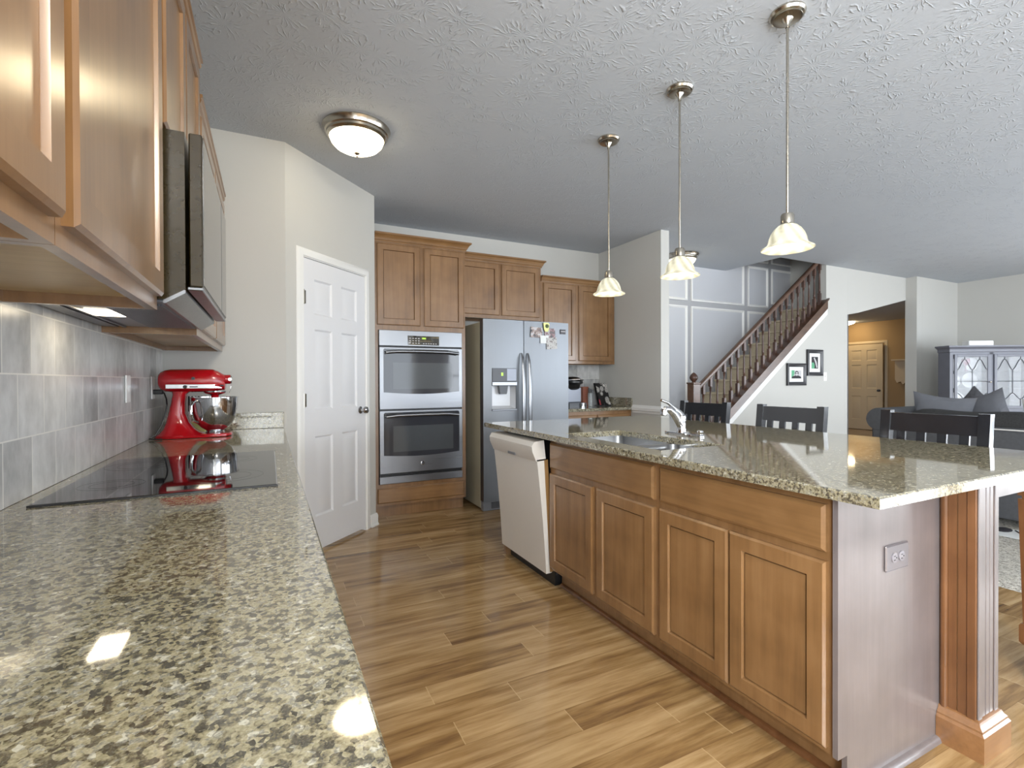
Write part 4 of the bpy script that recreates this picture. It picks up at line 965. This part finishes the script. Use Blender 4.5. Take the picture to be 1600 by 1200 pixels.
# ------------------------------------------------------------------ photos and switch on the wall under the stairs
def frame(label, x0, x1, z0, z1, bw, mw, kind):
    c = ((x0+x1)/2,4.059,(z0+z1)/2); t = thing('picture_frame',label,'picture frame',c)
    m = MB(); m.nested(x0,x1,z0,z1,[(0,4.059),(0,4.034),(.012,4.03),(bw*.5,4.036),(bw-.008,4.042),(bw,4.05)],False); m.build('frame','frame_black',t,c)
    m = MB(); m.box(x0+bw-.004,x1-bw+.004,4.049,4.056,z0+bw-.004,z1-bw+.004); m.build('mat_board','mat_white',t,c)
    px0,px1,pz0,pz1 = x0+bw+mw,x1-bw-mw,z0+bw+mw,z1-bw-mw; w_, h_ = px1-px0, pz1-pz0
    m = MB(); m.box(px0,px1,4.0475,4.0495,pz0,pz1); pr_ = m.build('print','light_ink' if kind else 'dark_ink',t,c)
    y = 4.0472
    if kind:
        m = MB(); m.prism([(px0,pz0),(px0,pz1),(px0+w_*.3,pz1),(px0+w_*.28,pz0+h_*.5)],'y',y-.0004,y+.0004); m.build('backdrop','green_ink',pr_,c)
        m = MB(); m.prism([(px0,pz0),(px0+w_*.05,pz0+h_*.25),(px0+w_*.35,pz0+h_*.36),(px0+w_*.7,pz0+h_*.36),(px0+w_*.95,pz0+h_*.22),(px0+w_,pz0)],'y',y-.001,y); m.build('shoulders','dark_ink',pr_,c)
        m = MB(); m.prism([(px0+w_*(.52+.2*math.cos(a)),pz0+h_*(.62+.3*math.sin(a))) for a in [2*PI*i/20 for i in range(20)]],'y',y-.0016,y-.001); m.build('hair','dark_ink',pr_,c)
        m = MB(); m.prism([(px0+w_*(.52+.15*math.cos(a)),pz0+h_*(.56+.24*math.sin(a))) for a in [2*PI*i/20 for i in range(20)]],'y',y-.0022,y-.0016); m.build('face','light_ink',pr_,c)
        m = MB(); m.box(px0+w_*.38,px0+w_*.5,y-.0028,y-.0022,pz0+h_*.58,pz0+h_*.65); m.box(px0+w_*.55,px0+w_*.67,y-.0028,y-.0022,pz0+h_*.58,pz0+h_*.65); m.build('eyeglasses','dark_ink',pr_,c)
    else:
        m = MB(); m.prism([(px0,pz0),(px0,pz0+h_*.5),(px0+w_*.3,pz0+h_*.52),(px0+w_*.45,pz0+h_*.3),(px0+w_*.4,pz0)],'y',y-.0004,y+.0004); m.build('green_field','green_ink',pr_,c)
        m = MB(); m.prism([(px0+w_*.3,pz0+h_*.9),(px0+w_*.45,pz0+h_*.95),(px0+w_*.75,pz0+h_*.6),(px0+w_*.9,pz0+h_*.1),(px0+w_*.75,pz0+h_*.04),(px0+w_*.55,pz0+h_*.5)],'y',y-.001,y); m.build('pale_figure','light_ink',pr_,c)
    return t
frame('square black framed portrait on the wall below the stairs',5.89,6.265,1.125,1.41,.048,.042,1)
frame('upright black framed picture higher on the wall below the stairs',6.295,6.62,1.25,1.595,.05,.045,0)
t = thing('light_switch','white light switch below the upright framed picture','switch',(6.69,4.06,1.24)); m = MB(); m.box(-.036,.036,-.007,0,-.058,.058,.003); m.build('cover_plate','plate_white',t); m = MB(); m.box(-.006,.006,-.014,-.007,-.012,.012); m.build('toggle','plate_white',t)

# ------------------------------------------------------------------ hall shelf and hall lamp
L0 = (12.79,6.08,1.05); t = thing('hall_shelf','cream wall shelf hanging in the tan hall','shelf',L0)
m = MB(); m.box(12.66,12.79,5.86,6.2,1.62,1.65); m.build('top_board','hall_door',t,L0)
m = MB(); m.prism([(5.9,1.62),(6.16,1.62),(6.16,1.2),(6.12,1.12),(6.05,1.15),(6.0,1.08),(5.94,1.15),(5.9,1.12)],'x',12.74,12.79); m.build('back_board','hall_door',t,L0)
t = thing('ceiling_light','small flush light on the hall ceiling','ceiling light',(12.3,6.95,2.56)); m = MB(); m.lathe([(.16,0),(.16,-.02),(.12,-.05),(.04,-.07),(.001,-.072)],(0,0,0),'z',32,True,False); m.build('glass_dome','dome_hall',t)

# ------------------------------------------------------------------ living room
SXB = 5.2
L0 = (5.65,1.5,0); t = thing('sofa','charcoal sofa seen from behind beyond the stools','sofa',L0)
m = MB(); m.box(SXB,6.1,.3,2.72,.06,.42,.02,2); m.build('base','sofa',t,L0)
m = MB(); m.box(SXB,SXB+.2,.42,2.62,.3,.775,.035,3); m.build('back_frame','sofa',t,L0)
m = MB(); m.tube([(SXB-.004,.44,.768),(SXB-.004,2.6,.768)],.006,8); m.build('welt_cord','pillow_white',t,L0)
for y in (.36,2.66):
    m = MB(); m.box(SXB+.01,6.08,y-.06,y+.06,.08,.78,.02); m.lathe([(.02,SXB-.004),(.1,SXB+.002),(.108,SXB+.02),(.108,6.06),(.1,6.09),(.02,6.1)],(0,y,.79),'x',28); m.build('arm','sofa',t,L0)
for y0,y1 in ((.46,1.5),(1.52,2.56)):
    m = MB(); m.box(SXB+.22,6.12,y0,y1,.42,.55,.04,3); m.build('seat_cushion','sofa',t,L0)
    m = MB(); N = 14
    rings = []
    for i in range(N+1):
        u = i/N; yy = y0+(y1-y0)*u; k = (1-abs(2*u-1)**6)**.5 if 0 < u < 1 else .15
        hh = .16*k*(1+.06*math.sin(9*u)); rings.append([(SXB+.26+.11*k*math.cos(2*PI*q/16),yy,.735+hh*math.sin(2*PI*q/16)) for q in range(16)])
    m.loft(rings); m.build('back_cushion','throw',t,L0)
t.location.z = .03
for x in (SXB+.06,6.02):
    for y in (.38,2.62):
        m = MB(); m.lathe([(.03,-.005),(.03,.065)],(x,y,0),'z',14); m.build('foot','black',t,L0)
def pillow(label, loc, s, th, rz, tilt, mat, pattern=None):
    m = MB(); N = 12; vs = {}
    for sd in (1,-1):
        for i in range(N+1):
            for j in range(N+1):
                u, v = 2*i/N-1, 2*j/N-1
                k = max(0,(1-u**2)*(1-v**2))**.45
                pin = 1-.10*(1-abs(u))*0-.12*((1-u*u)*(v*v)+(1-v*v)*(u*u))
                vs[sd,i,j] = m.b.verts.new((sd*th*k, u*s*pin*(1+.0), v*s*pin))
        for i in range(N):
            for j in range(N):
                q = [vs[sd,i,j],vs[sd,i+1,j],vs[sd,i+1,j+1],vs[sd,i,j+1]]
                m.b.faces.new(q if sd > 0 else q[::-1])
    bmesh.ops.remove_doubles(m.b, verts=m.b.verts[:], dist=1e-4)
    o = m.build('throw_pillow', mat); o.location = loc; o.rotation_euler = (tilt[0], tilt[1], rz); return tag(o, label, 'pillow')
pillow('grey throw pillow at the left end of the sofa',(5.67,2.36,.825),.235,.075,.1,(.12,-.1,0),'pillow_grey')
pillow('grey throw pillow leaning to the right of the leftmost pillow',(5.76,2.07,.83),.24,.07,-.35,(-.3,-.1,0),'pillow_grey')
pillow('small dark patterned pillow between the two grey pillows',(6.0,2.22,.83),.22,.05,0,(.75,-.1,0),'patterned')
pillow('off white pillow at the right of the grey pillows',(5.9,1.70,.8),.21,.06,-.3,(.1,-.15,0),'pillow_white')
m = MB(); N = 36; grid = {}
for i in range(N+1):
    for j in range(N+1):
        grid[i,j] = m.b.verts.new((3.77+3.4*i/N, -.9+3.1*j/N, .018+.006*random.random() if 0 < i < N and 0 < j < N else .001))
for i in range(N):
    for j in range(N): m.b.faces.new((grid[i,j],grid[i+1,j],grid[i+1,j+1],grid[i,j+1]))
tag(m.build('rug','rug'), 'flecked pale shag rug under the sofa', 'rug')
t = thing('floor_paper','white sheet with dark lines lying by the sofa base','paper',(5.0,1.62,.026))
m = MB(); m.box(-.1,.18,-.2,.24,0,.003); m.build('sheet','paper',t)
m = MB(); m.tube([(-.06,-.1,.004),(.14,.05,.004)],.006,6); m.ball((.08,.1,.01),(.07,.05,.012),12,8); m.build('mark','dark_ink',t)

# hutch, set across the corner
HZ = 1.655; t = thing('hutch','slate painted hutch with leaded glass doors in the corner','cabinet',(8.33,3.37,0),math.radians(-30))
HWD, HDP = 1.28, .20
m = MB(); m.box(0,HWD,0,HDP,0,.72); m.box(-.02,HWD+.02,-.03,HDP,.72,.755,.006); m.build('lower_cabinet','hutch',t)
m = MB(); m.box(0,.045,.0,HDP,.755,HZ-.09); m.box(HWD-.045,HWD,0,HDP,.755,HZ-.09); m.box(.045,HWD-.045,0,HDP,HZ-.12,HZ-.09); m.box(.51,.56,0,.03,.755,HZ-.09); m.box(1.03,1.08,0,.03,.755,HZ-.09); m.box(.045,HWD-.045,0,.02,.755,.80); m.build('upper_case','hutch',t)
m = MB(); m.box(.045,HWD-.045,HDP-.015,HDP,.755,HZ-.09); m.build('back_board','hutch_inside',t)
m = MB(); rings = []
for o_, z_ in ((0,-.09),(.012,-.085),(.012,-.05),(.03,-.03),(.045,-.02),(.045,0)): rings.append([(-o_,HDP,HZ+z_),(-o_,-o_,HZ+z_),(HWD+o_,-o_,HZ+z_),(HWD+o_,HDP,HZ+z_)])
m.loft(rings); m.build('cornice','hutch',t)
for z in (1.06,1.30):
    m = MB(); m.box(.045,HWD-.045,.03,HDP-.015,z,z+.012); m.build('shelf','hutch_inside',t)
def hdoor(x0, x1):
    m = MB(); z0, z1 = .80, HZ-.12; b_ = .035
    m.box(x0,x0+b_,-.018,0,z0,z1,.003); m.box(x1-b_,x1,-.018,0,z0,z1,.003); m.box(x0+b_,x1-b_,-.018,0,z0,z0+b_,.003); m.box(x0+b_,x1-b_,-.018,0,z1-b_,z1,.003); d_ = m.build('glass_door','hutch',t)
    a, c, lo, hi = x0+b_, x1-b_, z0+b_, z1-b_
    m = MB(); m.box(a,c,-.011,-.007,lo,hi); m.build('pane','pane',d_)
    m = MB(); w_ = c-a; q = .004
    def arch(xa, xb, zf, zp):
        N = 8; return [(xa+(xb-xa)*i/N, -.013, zf+(zp-zf)*(.5-.5*math.cos(PI*i/N))) for i in range(N+1)]
    h_ = hi-lo
    for s in (0,.5):
        xa, xm, xb = a+w_*s, a+w_*(s+.25), a+w_*(s+.5)
        m.tube(arch(xa,xm,hi-h_*.26,hi-h_*.05),q,6); m.tube(arch(xm,xb,hi-h_*.05,hi-h_*.26),q,6)
        m.tube(arch(xa,xm,lo+h_*.26,lo+h_*.14),q,6); m.tube(arch(xm,xb,lo+h_*.14,lo+h_*.26),q,6); m.tube([(xm,-.013,lo),(xm,-.013,lo+h_*.14)],q,6); m.tube([(xm,-.013,hi-h_*.05),(xm,-.013,hi)],q,6)
    m.tube([(a+w_*.5,-.013,lo+h_*.26),(a+w_*.5,-.013,hi-h_*.26)],q,6); m.tube([(a,-.013,lo+h_*.5),(c,-.013,lo+h_*.5)],q,6); m.build('leading','lead',d_)
hdoor(.05,.51); hdoor(.56,1.03); 
m = MB(); m.lathe([(.008,0),(.006,-.012),(.012,-.02),(.001,-.026)],(.50,-.018,1.16),'y',12); m.build('knob','nickel',t)
hut = t
def in_hutch(p): 
    a = math.radians(-30); return (8.33+p[0]*math.cos(a)-p[1]*math.sin(a), 3.37+p[0]*math.sin(a)+p[1]*math.cos(a), p[2])
m = MB(); m.lathe([(.03,0),(.03,.004),(.005,.01),(.005,.07),(.02,.08),(.045,.11),(.048,.14),(.04,.165),(.037,.165),(.044,.14),(.04,.112),(.004,.085)],(0,0,0),'z',24,True,False); o = m.build('goblet','pink'); o.location = in_hutch((.27,.08,1.313)); tag(o,'pink stemmed goblet on the top shelf of the hutch','goblet')
PL = ['left','middle','right']
for k, (x, z, r) in enumerate(((.15,1.313,.085),(.40,1.313,.09),(.16,1.073,.10),(.38,1.073,.11),(.2,.757,.13),(.47,.757,.12))):
    m = MB(); m.lathe([(.001,.006),(r*.6,.006),(r*.7,.0),(r,-.012),(r*.98,-.016),(r*.66,-.004),(.001,.0)],(0,0,0),'y',32); o = m.build('plate','china'); 
    p = in_hutch((x,HDP-.035,z+r)); o.location = p; o.rotation_euler = (0,0,math.radians(-30))
    tag(o, 'white china plate standing %s on the %s of the hutch' % (['left','right'][k % 2], ['top shelf','middle shelf','bottom'][k//2]), 'plate', 'china plates in the hutch')
o = MB().box(-.16,.16,-.06,.06,0,.068,.006).build('storage_box','plate_white'); o.location = in_hutch((.44,.10,HZ+.0005)); o.rotation_euler = (0,0,math.radians(-30)); tag(o,'plain white box on top of the hutch','box')
